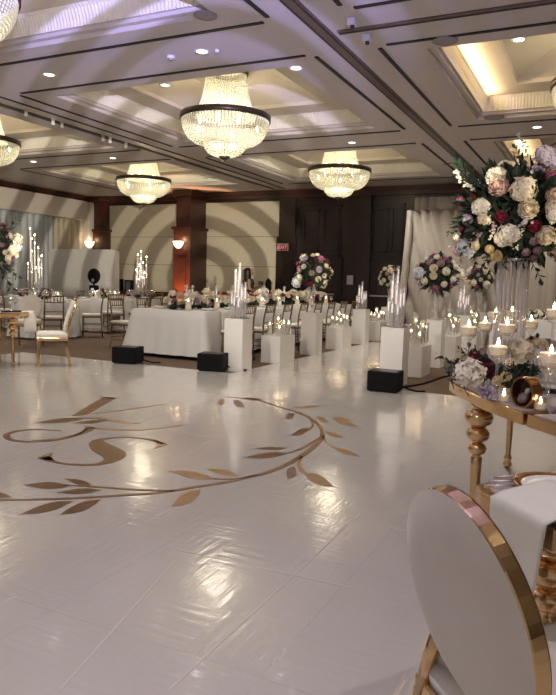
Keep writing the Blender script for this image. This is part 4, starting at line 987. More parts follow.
for px, py, sx, sy in [(492, 368, -1, -1), (497, 372, 1, -.6), (505, 366, 1, -.2), (517, 372, .3, -1), (522, 370, 1, -.2), (478, 364, -1, -.6), (460, 366, -1, -.2), (488, 360, .2, -1), (512, 382, 1, -.8), (530, 372, 1, -.5)]:
    p = at(px, py, TZ+.04); put('foliage', FOLL, lowf, (p.x, p.y, .045), (0, 0, px), (.07, .07, .05))
    bloom(lowf, 'sprig', 'white', (p.x, p.y, .05), (sx, -.2, -sy*.8), .14, px)
# round gold ring ornament holding a mauve rose
def ring_ornament():
    p = at(519, 408.5, TZ); t = thing('gold_ring_stand', 'round gold ring table number stand holding a mauve rose on the curved table', 'table ornament', (p.x+.02, p.y+.06, TZ), R(-38))
    r = .058; n = 40; vs = []; fs = []; prof = [(0, -.028), (.008, -.028), (.008, .028), (0, .028)]
    for k in range(n):
        a = 2*PI*k/n
        for dr, dy in prof: vs.append(((r+dr)*math.cos(a), dy, r+.008+(r+dr)*math.sin(a)*1.08))
    m = 4
    for k in range(n):
        for q in range(m): fs.append((k*m+q, ((k+1) % n)*m+q, ((k+1) % n)*m+(q+1) % m, k*m+(q+1) % m))
    MB().add(vs, fs, False).build('ring', mat('copper_gold', (.62, .30, .12, 1), .22, 1), t)
    vs = [(0, .025, r+.008)]+[(r*math.cos(2*PI*k/n), .025, r+.008+r*1.08*math.sin(2*PI*k/n)) for k in range(n)]
    MB().add(vs, [(0, 1+k, 1+(k+1) % n) for k in range(n)], False).build('dark_back_disc', mat('dark_disc', (.03, .025, .03, 1), .3), t)
    bloom(t, 'rose', 'mauve', (-.005, -.005, .04), (-.2, -.7, .6), .040); bloom(t, 'rose', 'white', (.012, .0, .075), (0, -.8, .5), .020); bloom(t, 'sprig', 'white', (.01, .01, .03), (.3, -.3, .9), .07)
ring_ornament()
for px, py, lab in ((503.5, 401.5, 'small glass votive jar with lit candle beside the gold ring'), (540, 410, 'small glass votive jar with lit candle past the gold ring')):
    p = at(px, py, TZ); t = thing('votive_jar', lab, 'candle holder', (p.x, p.y, TZ), 0, 'glass votive jars')
    MB().lathe([(.001, 0), (.026, 0), (.028, .01), (.028, .062), (.025, .062), (.025, .006), (.001, .006)], 20, cap=False).build('glass_jar', GLASS, t)
    c = thing('votive_candle', 'lit wax candle inside the '+lab[12:].replace('votive jar with lit candle ', 'jar '), 'candle', (p.x, p.y, TZ+.0065), 0, 'votive candles')
    MB().lathe([(.001, 0), (.023, 0), (.023, .024), (.001, .022)], 18, cap=False).build('wax', WAX, c); put('flame', flame_me, c, (0, 0, .022), sc=.7)
# glassware and plates farther along the curved table
wine_me = MB().lathe([(.001, 0), (.034, 0), (.034, .003), (.006, .010), (.004, .04), (.004, .09), (.012, .10), (.034, .125), (.040, .155), (.034, .205), (.032, .205), (.038, .155), (.032, .128), (.001, .103)], 18, cap=False).mesh('glass_bowl', GLASS)
def wine_glass(loc, label, group):
    o = put('wine_glass', wine_me, None, loc); tag(o, label, 'glass', group); return o
for i, (px, py, lab) in enumerate(((538, 378, 'clear wine glass behind the gold ring'), (546, 385, 'clear wine glass near the plate behind the candle jar'), (530, 372, 'clear wine glass farther back beside the cream hydrangea'))):
    q = at(px, py+8, TZ); wine_glass((q.x, q.y, TZ), lab, 'wine glasses on the curved table')
p = at(548, 392, TZ); pl_ = thing('dinner_plate', 'stacked white plate on dark charger behind the candle jar', 'plate', (p.x+.06, p.y+.10, TZ))
MB().lathe([(.001, 0), (.10, 0), (.155, .012), (.155, .015), (.10, .004), (.001, .004)], 36, cap=False).build('charger', mat('dark_charger', (.02, .02, .025, 1), .15), pl_)
MB().lathe([(.001, .005), (.08, .005), (.125, .022), (.127, .026), (.08, .010), (.001, .010)], 36, cap=False).build('white_plate', mat('porcelain', (.85, .83, .80, 1), .15), pl_)
# near table setting: cutlery, gold-rimmed charger, napkin
silver = mat('silver', (.75, .70, .66, 1), .15, 1)
def fork(loc, rz, label, kind):
    t = thing(kind, label, kind.split('_')[-1], loc, rz, 'silver cutlery on the near gold table')
    MB().tube([(0, 0, .004), (0, .08, .006), (0, .13, .004)], [.005, .0035, .003], 8).build('handle', silver, t)
    if kind == 'dinner_fork':
        b = MB(); b.bb(-.011, .011, .13, .155, .002, .0045)
        for k in range(4): b.bb(-.011+.0058*k, -.0075+.0058*k, .155, .195, .002, .0045)
        b.build('tines', silver, t, bevel=.0008)
    else: MB().prism([(-.007, .13), (.008, .13), (.010, .20), (.004, .225), (-.007, .235)], .002, .0045).build('blade', silver, t)
q0 = c0+v_*.16
fr = math.atan2(u_.y, u_.x)-PI/2
for k in range(3):
    q = at(484+k*5, 488-k*4.4, TZ); fork((q.x, q.y, TZ+.001), R(-62)+k*.05, ('silver fork closest to the corner of the near gold table', 'silver fork second from the corner of the near gold table', 'silver fork third from the corner, beside the charger plate')[k], 'dinner_fork')
q = at(546, 489, TZ); cp_t = thing('charger_plate', 'gold-rimmed charger plate under the white napkin on the near gold table', 'plate', (q.x+.035, q.y-.0, TZ))
MB().lathe([(.001, 0), (.085, 0), (.118, .012), (.120, .018), (.112, .015), (.084, .005), (.001, .005)], 40, cap=False).build('gold_rim', mat('copper_gold', (.62, .30, .12, 1), .22, 1), cp_t)
MB().lathe([(.001, .006), (.08, .006), (.10, .013), (.098, .0145), (.08, .009), (.001, .009)], 36, cap=False).build('plate_centre', mat('porcelain', (.85, .83, .80, 1), .15), cp_t)
def napkin_fall():
    # folded napkin lying over the charger and falling over the table edge
    e0 = c0+u_*.125; W = .20
    nrm = Vector((-v_.x, -v_.y))
    def fn(a, b_):
        # a along u (edge), b from table (0) down the drop (1)
        base = e0+u_*(a*W)
        if b_ < .42:
            t = b_/.42; p = base+v_*(.20*(1-t)-.012); z = TZ+.020-.008*t+.003*math.sin(a*6)
            if t > .82: z -= .006*((t-.82)/.18)
        else:
            t = (b_-.42)/.58; o = .020+.012*math.sin(a*7+1)*t; p = base+nrm*(o)+u_*((a-.5)*-.05*t); z = TZ+.006-.27*t*(1-.16*abs(a-.45))
        return (p.x, p.y, z)
    o = MB().grid(fn, 18, 26).build('napkin', LINEN2, solid=.004); tag(o, 'folded ivory napkin hanging over the edge of the near gold table', 'napkin')
napkin_fall()
# the oval chair in front
oc = oval_chair((-.012, 1.40, 0.001), R(-47), 'big cream velvet oval-back chair with gold rim pulled up to the near gold table', 'oval back chairs')

# ================================================================== TWIN GOLD TABLE on the window side
L4 = [(-7.20, 5.5), (-7.20, 6.80), (-7.30, 6.92), (-7.95, 7.00), (-8.0, 5.5)]
l1 = at(14, 368); l2 = at(4, 365)
gold_table('far gold table at the photo edge carrying the second tall arrangement', L4[::-1], [(-7.27, 6.58), (-7.42, 6.2)], [(-7.85, 6.85), (-7.9, 5.7)])
lv = atd(-7, 300, 8.75)
crystal_column('tall ribbed crystal column vase cut by the photo edge on the far gold table', lv.x, lv.y, .88, .08)
lb = Vector((lv.x, lv.y, atd(-3, 247, 8.75).z))
ball_bouquet(lb, .32, 66, 'tall arrangement of white and mauve roses on the far gold table at the photo edge', 44, MIX+[('lhyd', 'white'), ('lrose', 'lav')], flat=1.0, smin=.15, smax=.25)
for o in list(COL.objects):
    if o.get('label', '').startswith('tall arrangement of white and mauve'):
        for d, L in (((.8, .2, .75), .26), ((.45, 0, -.9), .34), ((.6, .1, -.7), .26)): bloom(o, 'sprig', 'white', Vector(d).normalized()*.26, d, L)
for i, (px, py) in enumerate(((6, 310), (13, 312), (20, 311), (9, 308), (24, 309))):
    p = at(px, py, TZ); wine_glass((min(p.x, -7.3), min(p.y, 6.75), TZ), ('clear wine glass at the photo edge of the far gold table', 'clear wine glass second along the far gold table', 'clear wine glass in the middle of the far gold table', 'clear wine glass at the back of the far gold table', 'clear wine glass nearest the menu on the far gold table')[i], 'wine glasses on the far gold table')
tag(MB().bb(-7.46, -7.26, 6.55, 6.82, TZ, TZ+.012).build('menu_card', BLACK, bevel=.003), 'black menu card lying at the end of the far gold table', 'menu')
sq_chair((-7.02, 7.06, 0.001), R(136), 'cream and gold dining chair seen from its side on the dance floor edge', 'gilded dining chairs')
q = at(27, 347, CARPET_Z); oval_chair((q.x, q.y, CARPET_Z), R(212), 'cream oval-back chair standing behind the far gold table', 'oval back chairs')
nk = at(41, 318, .76)
def nfall(u, v):
    return (-7.245+.02*math.sin(v*3), 6.72+.22*u+.03*v, TZ+.006-.30*v) if v > .02 else (-7.26, 6.72+.22*u, TZ+.008)
tag(MB().grid(nfall, 6, 10).build('napkin', LINEN2, solid=.004), 'ivory napkin hanging from the end of the far gold table', 'napkin')

# ================================================================== LONG BANQUET TABLE
BX0, BX1, BY0, BY1, BZ = -7.09, -5.69, 8.98, 15.9, .775
def long_cloth():
    b = MB(); n = 4; rr = random.Random(3)
    per = []
    for k in range(28): per.append((BX0+(BX1-BX0)*k/28, BY0, 0, -1))
    for k in range(100): per.append((BX1, BY0+(BY1-BY0)*k/100, 1, 0))
    for k in range(28): per.append((BX1-(BX1-BX0)*k/28, BY1, 0, 1))
    for k in range(100): per.append((BX0, BY1-(BY1-BY0)*k/100, -1, 0))
    N = len(per); rows = [(BZ, 0), (BZ-.012, .012), (.62, .03), (.40, .05), (.2, .075), (.05, .10)]
    vs = []
    for z, o in rows:
        for i, (x, y, nx, ny) in enumerate(per):
            cn = 1 if i in (0, 28, 128, 156) else 0
            wv = (.6*math.sin(i*1.15)+.4*math.sin(i*.47+1))*.035*((BZ-z)/.75)
            if cn: nx, ny = (-1, -1) if i == 0 else (1, -1) if i == 28 else (1, 1) if i == 128 else (-1, 1)
            oo = o*(1.5 if cn else 1)+wv
            vs.append((x+nx*oo, y+ny*oo, z))
    fs = [(r*N+i, r*N+(i+1) % N, (r+1)*N+(i+1) % N, (r+1)*N+i) for r in range(len(rows)-1) for i in range(N)]
    fs = [f[::-1] for f in fs]; b.add(vs, fs, True); b.add(vs[:N], [tuple(range(N))], False)
    return b
tag(long_cloth().build('tablecloth', LINEN), 'long white linen tablecloth over the banquet table running beside the aisle', 'tablecloth')
GM = [('lrose', 'white'), ('lrose', 'cream'), ('lrose', 'white'), ('lhyd', 'white'), ('lrose', 'cream'), ('lhyd', 'cream'), ('lrose', 'blush'), ('lrose', 'burg'), ('lrose', 'mauve'), ('lhyd', 'white'), ('lrose', 'peach'), ('lrose', 'crimson')]
place = ['at the end facing the dance floor', 'second from the dance floor', 'third from the dance floor', 'in the middle', 'fifth from the dance floor', 'sixth from the dance floor', 'at the far end']
for i in range(7):
    y = 9.55+i*.95; rr = random.Random(60+i)
    t = thing('table_garland', 'low cream and burgundy garland on the banquet table '+place[i], 'flowers', (-6.40, y, BZ+.001), 0, 'garlands along the banquet table')
    for k in range(4): put('foliage', FOLL, t, (rr.uniform(-.08, .08), -.36+.24*k, .045), (0, 0, k), (.10, .15, .06))
    for k in range(26):
        a = rr.uniform(-1, 1); yy = -.42+.84*(k+.5)/26; x = .21*a; z = .055+.19*math.sqrt(max(0, 1-a*a))
        kd, c = rr.choice(GM); bloom(t, kd, c, (x, yy, z), (a*.9, rr.uniform(-.5, .1), .8), rr.uniform(.075, .115), rr.uniform(0, 6))
def hurricane(loc, label, group, h=.22, r=.055):
    t = thing('hurricane_glass', label, 'candle holder', loc, 0, group); a, w_ = cyl_vase(h, r); put('glass_cylinder', a, t)
    c = thing('pillar_candle', 'lit candle in the '+label[6:].replace('beside the centrepiece of the', 'on the').replace(' glass,', ','), 'candle', (loc[0], loc[1], loc[2]+.0125), 0, 'candles of '+group)
    MBC = hur_me.setdefault((h, r), MB().lathe([(.001, 0), (r*.72, 0), (r*.74, h*.62), (.001, h*.60)], 14, cap=False).mesh('wax', WAX)); put('wax', MBC, c); put('flame', flame_me, c, (0, 0, h*.61))
hur_me = {}
for i in range(8):
    y = 9.2+i*.86
    hurricane((-6.14+.03*(i % 2), y, BZ+.001), 'clear hurricane glass, banquet table aisle side, '+('first', 'second', 'third', 'fourth', 'fifth', 'sixth', 'seventh', 'last')[i]+' from the dance floor', 'hurricane glasses on the aisle side')
    hurricane((-6.70, y+.3, BZ+.001), 'clear hurricane glass, banquet table window side, '+('first', 'second', 'third', 'fourth', 'fifth', 'sixth', 'seventh', 'last')[i]+' from the dance floor', 'hurricane glasses on the window side', h=.26)
taper_g = MB().lathe([(.001, 0), (.04, 0), (.042, .008), (.012, .02), (.012, .035), (.028, .04), (.028, .36), (.026, .36), (.026, .042), (.001, .042)], 16, cap=False).mesh('glass_tube', CRYST)
taper_c = MB().lathe([(.011, .045), (.010, .29), (.003, .30), (.001, .302)], 10).mesh('taper_candle', LEDM)
for i, (px, Y) in enumerate(((197, 9.6), (206, 9.7), (227, 10.4), (249, 11.2), (253, 11.3), (267, 12.3), (270, 12.5), (283, 13.4), (296, 14.6), (299, 14.8))):
    t = thing('taper_candle_holder', 'tall glass tube with white taper on the banquet table, '+('first', 'second', 'third', 'fourth', 'fifth', 'sixth', 'seventh', 'eighth', 'ninth', 'last')[i]+' along its length', 'candle holder', (-6.45+.06*(i % 3), Y, BZ+.001), 0, 'taper candle tubes on the banquet table')
    put('glass_tube', taper_g, t, sc=(1, 1, 1.15)); put('taper_candle', taper_c, t, sc=(1, 1, 1.15))
plate_me = MB().lathe([(.001, 0), (.09, 0), (.14, .012), (.141, .016), (.09, .006), (.001, .005)], 24, cap=False).mesh('porcelain_plate', mat('porcelain', (.85, .83, .80, 1), .15))
nap_me = MB().box((0, 0, .012), (.10, .22, .02)).mesh('folded_napkin', LINEN2)
for i in range(9):
    y = 9.45+.72*i
    for s, nm in ((1, 'aisle'), (-1, 'window')):
        lab = '%s place on the %s side of the banquet table' % (('first', 'second', 'third', 'fourth', 'fifth', 'sixth', 'seventh', 'eighth', 'last')[i], nm)
        o = put('dinner_plate', plate_me, None, (-6.39+s*.50, y, BZ+.001)); tag(o, 'white dinner plate at the '+lab, 'plate', 'plates on the banquet table')
        o = put('folded_napkin', nap_me, None, (-6.39+s*.50, y, BZ+.018), (0, 0, PI/2)); tag(o, 'folded napkin at the '+lab, 'napkin', 'napkins on the banquet table')
        wine_glass((-6.39+s*.36, y+.17, BZ+.001), 'wine glass at the '+lab, 'wine glasses on the banquet table')
# napkin hanging over the cloth near the corner
def nf2(u, v): return (BX1+.045+.03*v+(0 if v > .12 else -.18+v*1.4), 9.42+.20*u, BZ+.012-max(0, v-.12)*.36)
tag(MB().grid(nf2, 5, 10).build('napkin', LINEN2, solid=.004), 'ivory napkin falling over the aisle side corner of the banquet table', 'napkin')
for i in range(9):
    y = 9.45+.72*i
    chiavari((BX1+.36, y, CARPET_Z), R(90), 'gold chiavari chair on the aisle side of the banquet table, '+('first', 'second', 'third', 'fourth', 'fifth', 'sixth', 'seventh', 'eighth', 'last')[i]+' from the dance floor', 'chiavari chairs on the aisle side')
for i in range(5):
    y = 9.55+.78*i
    chiavari((BX0-.78, y+.2, CARPET_Z), R(-90), 'gold chiavari chair on the window side of the banquet table, '+('first', 'second', 'third', 'fourth', 'fifth')[i]+' from the dance floor', 'chiavari chairs on the window side')

# ================================================================== ROUND TABLES near the windows
def round_cloth(x, y, r, label, z=.76):
    b = MB(); b.lathe([(.001, z), (r, z), (r+.008, z-.012), (r+.02, .5), (r+.05, .2), (r+.07, .03)], 72, cap=False, wav=lambda a, zz: 0 if zz > z-.02 else .055*math.sin(14*a)*(z-zz)/z+.02*math.sin(5*a)*(z-zz))
    b.f = [f[::-1] for f in b.f]
    o = b.build('tablecloth', LINEN, None, (x, y, CARPET_Z+.002)); tag(o, label, 'tablecloth', 'white cloths on the round tables')
def xy(px, Y): p = aty(px, 290, Y); return p.x, p.y
TABS = [(45, 10.4, .66, 'round table by the far gold table'), (104, 12.6, .70, 'round table by the photo booth'), (35, 12.0, .74, 'tube-lit round table by the window'), (141, 14.6, .72, 'tube-lit round table by the striped panel')]
nap_drop = {}
for i, (px, Y, r, nm) in enumerate(TABS):
    x, y = xy(px, Y); round_cloth(x, y, r, 'white cloth to the floor over the '+nm); z = .762+CARPET_Z
    rr = random.Random(90+i)
    for k in range(8):
        a = 2*PI*k/8+.3*i; seat = ('first', 'second', 'third', 'fourth', 'fifth', 'sixth', 'seventh', 'eighth')[k]
        o = put('dinner_plate', plate_me, None, (x+(r-.18)*math.cos(a), y+(r-.18)*math.sin(a), z+.001)); tag(o, 'white dinner plate at the %s seat of the %s' % (seat, nm), 'plate', 'plates on the '+nm)
        o = put('folded_napkin', nap_me, None, (x+(r-.18)*math.cos(a), y+(r-.18)*math.sin(a), z+.018), (0, 0, a)); tag(o, 'folded ivory napkin at the %s seat of the %s' % (seat, nm), 'napkin', 'napkins on the '+nm)
        for q, (dr, da, kd) in enumerate(((.36, .14, 'water glass'), (.40, -.10, 'wine glass'))):
            wine_glass((x+(r-dr)*math.cos(a+da), y+(r-dr)*math.sin(a+da), z+.001), '%s at the %s seat of the %s' % (kd, seat, nm), 'glasses on the '+nm)
    if i in (2, 3):
        hts = [1.25, 1.45, 1.05, .85, 1.6, .65, 1.15, .75, .95, .55, 1.35] if i == 2 else [1.0, 1.2, .8, .62, 1.1, .5, .9, .7, 1.05, .45, .85]
        candelabra((x, y, z+.002), hts, 'tall glowing cluster of crystal candle tubes on the '+nm, rad=.20 if i == 2 else .17, glow=True, group='glowing tube clusters')
        tt = thing('table_garland', 'ring of pink blooms around the tubes on the '+nm, 'flowers', (x, y, z+.002), 0, 'flower rings on the round tables')
        for k in range(16):
            a = 2*PI*k/16; bloom(tt, rr.choice(['lrose', 'lhyd']), rr.choice(['lav', 'mauve', 'pink', 'burg']), (.33*math.cos(a), .33*math.sin(a), .07+.04*(k % 2)), (math.cos(a), math.sin(a), .8), .075, k)
            if k % 2: put('foliage', FOLL, tt, (.33*math.cos(a), .33*math.sin(a), .05), (0, 0, a), (.09, .09, .06))
    else:
        ball_bouquet((x, y, z+.14), .15, 18, 'low mauve and burgundy centrepiece on the '+nm, 70+i, MIX, 'low centrepieces on the round tables', 'centrepiece', .85, smin=.24, smax=.32)
        for k in range(3):
            a = 2*PI*k/3+.5; hurricane((x+.27*math.cos(a), y+.27*math.sin(a), z+.002), 'clear hurricane glass, %s beside the centrepiece of the %s' % (('first', 'second', 'third')[k], nm), 'hurricane glasses on the '+nm, h=.20, r=.05)
def face(px, py, tgt=None, rz=None, label='', group='chiavari chairs at the round tables'):
    p = at(px, py, CARPET_Z); p.z = CARPET_Z
    if tgt is not None: d = Vector((tgt[0]-p.x, tgt[1]-p.y)); lim = tgt[2]+.22; q = d.normalized()*max(lim, min(d.length, lim+.25)); p.x = tgt[0]-q.x; p.y = tgt[1]-q.y; rz = math.atan2(d.y, d.x)-PI/2
    return chiavari((p.x, p.y, CARPET_Z), rz, label, group)
tA, tB, tC, tD = [(*xy(q[0], q[1]), q[2]) for q in TABS]
face(59, 346, tA, label='gold chiavari chair showing its back before the round table nearest the far gold table')
face(92, 337, tA, label='dark gold chiavari chair turned side-on before the glitter panel with ring light above it')
face(106, 331, tB, label='gold chiavari chair just behind the side-on chair, at the round photo booth table')
face(120, 331, tB, label='gold chiavari chair facing the round table at the photo wall end, aisle side')
face(74, 326, tC, label='gold chiavari chair before the tube-lit window table on the glitter panel side')
face(148, 327, tD, label='gold chiavari chair with its back to the white banquet table, at the striped panel')
face(131, 324, tD, label='gold chiavari chair just past the white tubes before the striped panel')
face(166, 323, tD, label='gold chiavari chair by the orange-lit pilaster')
face(28, 323, tC, label='gold chiavari chair at the round table with glowing tubes by the window')
face(2, 331, tC, label='gold chiavari chair at the photo edge before the window table')

# photo wall, ring light booth, frames at the wall foot
glit = mat('silver_glitter', (.80, .76, .78, 1), .45, .1, noise=.35, nscale=160, bump=.6, bscale=260)
pa, pb = aty(51, 270, 14.7), aty(117, 270, 14.7); zt = aty(85, 249, 14.7).z
def rrect(x0, x1, z0, z1, r, n=6):
    o = []
    for cx, cz, a0 in ((x1-r, z1-r, 0), (x0+r, z1-r, 90)):
        for k in range(n+1): o.append((cx+r*math.cos(R(a0+90*k/n)), cz+r*math.sin(R(a0+90*k/n))))
    return o+[(x0, z0), (x1, z0)]
t = thing('photo_wall', 'wide silver glitter photo wall with rounded corners before the corner pilaster', 'backdrop panel', ((pa.x+pb.x)/2, 14.7, CARPET_Z))
hw = (pb.x-pa.x)/2
M90 = Matrix.Rotation(PI/2, 4, 'X')
b = MB(); b.prism(rrect(-hw, hw, .03, zt, .12), -.10, .10); b.v = [tuple(M90 @ Vector(p)) for p in b.v]; b.build('glitter_panel', glit, t)
b = MB(); b.bb(-hw+.2, -hw+.3, -.3, .3, 0, .03); b.bb(hw-.3, hw-.2, -.3, .3, 0, .03); b.build('floor_feet', BLACK, t)
p = aty(94, 276, 14.1); t = thing('photo_booth', 'black round photo booth head on a stand before the glitter panel', 'photo booth', (p.x, 14.1, CARPET_Z))
b = MB(); b.lathe([(.001, -.04), (.19, -.04), (.205, -.02), (.205, .02), (.19, .04), (.001, .04)], 32, M=Matrix.Translation((0, 0, p.z-CARPET_Z)) @ M90); b.build('round_head', BLACK, t)
MB().lathe([(.05, -.006), (.05, .006)], 16, M=Matrix.Translation((0, -.045, p.z-CARPET_Z-.12)) @ M90).build('camera_lens', mat('lens_grey', (.3, .3, .32, 1), .2), t)
MB().bb(-.13, .13, -.06, .06, .80, 1.06).build('printer_box', BLACK, t, bevel=.02); MB().bb(-.05, .05, -.065, -.058, .86, .98).build('screen', mat('booth_screen', (.5, .5, .56, 1), .2, emit=(.7, .75, .9, 1), es=.35), t)
b = MB(); b.lathe([(.28, 0), (.28, .02), (.04, .04), (.03, .82)], 20); b.lathe([(.025, 1.04), (.025, 1.12)], 12); b.build('stand', BLACK, t)
eq = ((119.5, 285, 8, 12), (129, 286, 9, 12), (158, 296, 9, 8))
for i, (px, py, wp, hp) in enumerate(eq[:2]):
    p = aty(px, py, 16.5); dd = 16.5*1.3; k = 20.6/FPX; wv, hv = wp*k, hp*k
    t = thing('framed_sign', ('plain black box standing on the sideboard beside the glitter panel', 'black frame with a dark picture on the sideboard before the striped panel')[i], 'frame', (p.x, 16.5, p.z-hv/2), 0)
    MB().bb(-wv/2, wv/2, -.05, .05, 0, hv).build('frame', BLACK, t, bevel=.008)
    MB().bb(-wv/2+.05, wv/2-.05, -.056, -.049, .06, hv-.05).build('picture', DARKG if i == 0 else mat('dark_picture', (.10, .10, .12, 1), .3), t)
zz = aty(124, 291.5, 16.5).z
b = MB(); x0, x1 = aty(115, 290, 16.5).x, aty(137, 290, 16.5).x; b.bb(x0, x1, 16.3, 16.75, zz-.04, zz-.001); b.bb(x0+.04, x1-.04, 16.34, 16.72, CARPET_Z+.08, zz-.04); b.bb(x0+.02, x0+.08, 16.32, 16.74, CARPET_Z, zz-.04); b.bb(x1-.08, x1-.02, 16.32, 16.74, CARPET_Z, zz-.04)
tag(b.build('sideboard', wood), 'dark sideboard carrying black frames below the striped panel', 'sideboard')

# ================================================================== STAGE DRAPES and head table
dra = mat('champagne_drape', (.46, .41, .36, 1), .75, noise=.05, nscale=4, sheen=.2)
SY = 15.9
dl = aty(411, 211, SY); dl2 = aty(414, 197, 16.75)
curtain('stage_drape', (dl.x, SY, 0), (dl.x+2.6, SY, 0), CARPET_Z+.01, dl.z, .11, .26, dra, 'tall champagne drape with folds swept to one side at the end of the aisle', 'drape', skew=-1.1, tilt=0, seed=11)
curtain('stage_drape', (dl.x+2.25, SY-.12, 0), (6.4, SY-.12, 0), CARPET_Z+.01, dl.z, .11, .28, dra, 'champagne drape hanging straight behind the tall crystal vase', 'drape', seed=12)
curtain('stage_drape', (dl2.x, 16.8, 0), (6.0, 16.8, 0), CARPET_Z+.01, dl2.z, .05, .22, dra, 'rear champagne drape rising above the front drape', 'drape', seed=13)
# gathered leading edge and the pipe frame
b = MB(); n = 22
for k in range(5):
    a = .035*math.cos(k*1.3); c_ = .05*math.sin(k*1.3)
    b.tube([(dl.x+a-.16*(1-v)**1.4, SY-.08+c_, CARPET_Z+.02+(dl.z-CARPET_Z-.02)*v) for v in [i/n for i in range(n+1)]], [.075-.035*(i/n) for i in range(n+1)], 8)
tag(b.build('gathered_drape', dra), 'narrow gathered drape tail forming the free edge of the stage drape', 'drape')
t = thing('drape_pipe_frame', 'thin metal pipe frame along the top of the front stage drape', 'drape frame', (dl.x, SY, CARPET_Z))
pm = mat('steel', (.5, .45, .42, 1), .3, 1)
MB().bar((-.05, 0, dl.z+.02), (6.4-dl.x, 0, dl.z+.02), .022).build('crossbar', pm, t)
for x in (.35, 3.4, 6.2-dl.x): MB().bar((x, .14, 0), (x, .14, dl.z+.02), .025).build('upright', pm, t); MB().bb(x-.25, x+.25, .0, .28, 0, .012).build('foot_plate', pm, t)
# white head table and its chairs
hx0, hx1, hy = aty(493, 330, 12.6).x, 1.0, 12.6
def box_cloth(x0, x1, y0, y1, z):
    b = MB(); b.bb(x0, x1, y0, y1, z-.01, z)
    n = 40
    for (ax, ay, bx, by) in ((x0, y0, x1, y0), (x1, y0, x1, y1), (x1, y1, x0, y1), (x0, y1, x0, y0)):
        d = Vector((bx-ax, by-ay)); nn = Vector((d.y, -d.x)).normalized()
        b.grid(lambda u, v: (ax+d.x*u+nn.x*(.004+(1-v)*(.03+.02*math.sin(u*38))), ay+d.y*u+nn.y*(.004+(1-v)*(.03+.02*math.sin(u*38))), .02+(z-.02)*v), n, 5)
    return b
tag(box_cloth(hx0, hx1, hy-.4, hy+.4, .76).build('tablecloth', LINEN, None, (0, 0, CARPET_Z)), 'white cloth over the head table in front of the stage drape', 'tablecloth')
for i, px in enumerate((502, 532, 562)):
    x = aty(px, 320, hy+.75).x; chiavari((x, hy+.80, CARPET_Z), R(180), 'gold chiavari chair behind the head table, %s from the crystal vase' % ('first', 'second', 'third')[i], 'chairs at the head table')
for i, px in enumerate((500, 516, 534, 546, 560)):
    x = aty(px, 320, hy).x; rr = random.Random(i)
    ball_bouquet((x, hy-.05, .76+CARPET_Z+.10), .115, 16, 'low cream centrepiece on the head table, '+('beside the crystal vase', 'second from the crystal vase', 'in the middle', 'second from the photo edge', 'at the photo edge')[i], 130+i, [('lrose', 'cream'), ('lhyd', 'white'), ('lrose', 'blush')], 'centrepieces on the head table', 'centrepiece', .75, smin=.26, smax=.34)
    wine_glass((x+.22, hy-.22, .762+CARPET_Z), 'wine glass on the head table, '+('beside the crystal vase', 'second from the crystal vase', 'in the middle', 'second from the photo edge', 'at the photo edge')[i], 'wine glasses on the head table')

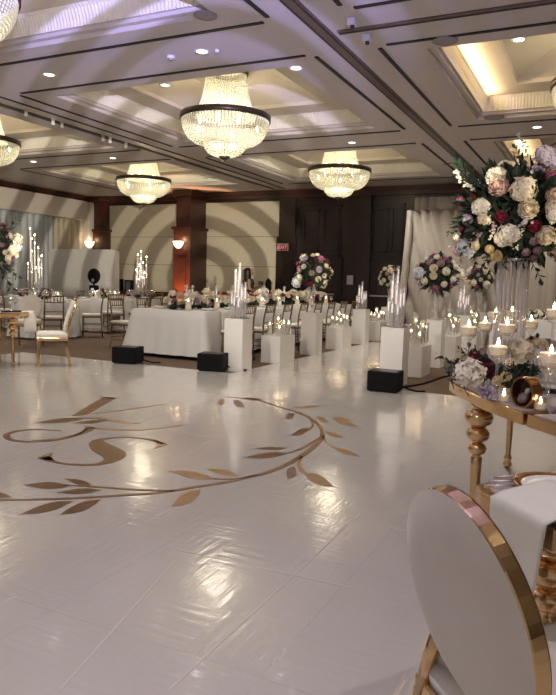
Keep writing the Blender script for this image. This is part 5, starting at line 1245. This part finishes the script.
# ================================================================== PERSON in dark dress by the beige panel
def person():
    px, Y = 248.5, 16.1
    p = aty(px, 290, Y); t = thing('person', 'person in a dark dress with long dark hair and bent arm before the beige panel', 'person', (p.x, Y, CARPET_Z), R(-60))
    V = [(0, 0, .93), (0, .01, 1.10), (0, 0, 1.28), (0, 0, 1.37), (0, .01, 1.44), (0, .02, 1.53), (0, .02, 1.585),
         (.15, 0, 1.31), (.20, .02, 1.08), (.17, .22, 1.00), (.15, .30, 1.0), (-.15, 0, 1.31), (-.19, .06, 1.07), (-.12, .27, 1.14), (-.08, .34, 1.18),
         (.085, 0, .86), (.09, .02, .48), (.09, -.02, .09), (.09, .10, .03), (-.085, 0, .86), (-.09, .02, .48), (-.09, -.02, .09), (-.09, .10, .03)]
    Ed = [(0, 1), (1, 2), (2, 3), (3, 4), (4, 5), (5, 6), (2, 7), (7, 8), (8, 9), (9, 10), (2, 11), (11, 12), (12, 13), (13, 14), (0, 15), (15, 16), (16, 17), (17, 18), (0, 19), (19, 20), (20, 21), (21, 22)]
    Rd = [.15, .115, .13, .06, .052, .085, .075, .058, .043, .03, .026, .058, .043, .03, .026, .085, .06, .038, .03, .085, .06, .038, .03]
    for s, hb in ((1, Vector((.15, .30, 1.0))), (-1, Vector((-.08, .34, 1.18)))):    # fingers and thumb
        for k in range(4):
            i0 = len(V); w_i = 10 if s > 0 else 14
            off = Vector((-.024+.016*k, .05, .006)); V.append(tuple(hb+off)); V.append(tuple(hb+off+Vector((0, .035-.004*abs(k-1.5), -.012)))); V.append(tuple(hb+off+Vector((0, .052-.004*abs(k-1.5), -.032))))
            Ed += [(w_i, i0), (i0, i0+1), (i0+1, i0+2)]; Rd += [.010, .009, .008]
        i0 = len(V); V += [tuple(hb+Vector((-.035*s, .02, .01))), tuple(hb+Vector((-.045*s, .05, .01)))]; Ed += [(10 if s > 0 else 14, i0), (i0, i0+1)]; Rd += [.010, .009]
    me = bpy.data.meshes.new('body'); me.from_pydata(V, Ed, []); me.materials.append(mat('skin', (.42, .24, .16, 1), .55))
    o = bpy.data.objects.new('body', me); COL.objects.link(o); o.parent = t
    sk = o.modifiers.new('skin', 'SKIN')
    for i, r in enumerate(Rd): me.skin_vertices[0].data[i].radius = (r, r)
    me.skin_vertices[0].data[0].use_root = True
    o.modifiers.new('sub', 'SUBSURF').levels = 1; o.modifiers['sub'].render_levels = 1
    for pth in o.data.polygons: pth.use_smooth = True
    dr = mat('dark_dress', (.02, .015, .02, 1), .8)
    MB().lathe([(.125, 1.36), (.165, 1.26), (.135, 1.10), (.175, .93), (.22, .65), (.27, .30), (.26, .30), (.16, .93), (.12, 1.10), (.15, 1.26), (.11, 1.36)], 24, cap=False).build('dress', dr, t)
    hr = mat('dark_hair', (.018, .010, .008, 1), .5)
    h = MB(); h.lathe([(.001, 1.665), (.07, 1.65), (.105, 1.60), (.112, 1.54), (.105, 1.46), (.10, 1.34), (.085, 1.20), (.04, 1.12), (.001, 1.11)], 18, c=(0, -.035, 0), cap=False); h.build('hair', hr, t)
    f = MB(); f.lathe([(.001, -.10), (.045, -.085), (.07, -.03), (.075, .03), (.06, .085), (.001, .11)], 18, c=(0, .045, 1.535), cap=False)
    f.ball((0, .122, 1.525), .014, 8, 6, 1.4); f.build('face', mat('skin', (.42, .24, .16, 1), .55), t)
    e = MB(); e.ball((.028, .107, 1.55), .011); e.ball((-.028, .107, 1.55), .011); e.build('eyes', BLACK, t)
    MB().bar((-.022, .108, 1.485), (.022, .108, 1.485), .007).build('mouth', mat('lip', (.35, .10, .09, 1), .5), t)
person()

# floor cable at the drape side
ribs = [at(404, 388, CARPET_Z), at(425, 384, CARPET_Z), at(446, 377, CARPET_Z), at(475, 371, CARPET_Z)]
tag(MB().tube([p+Vector((0, 0, .012)) for p in smooth_path([tuple(q) for q in ribs], 5)], .014, 6).build('floor_cable', BLACK), 'black cable running over the carpet from the uplight box behind the gold table', 'cable')
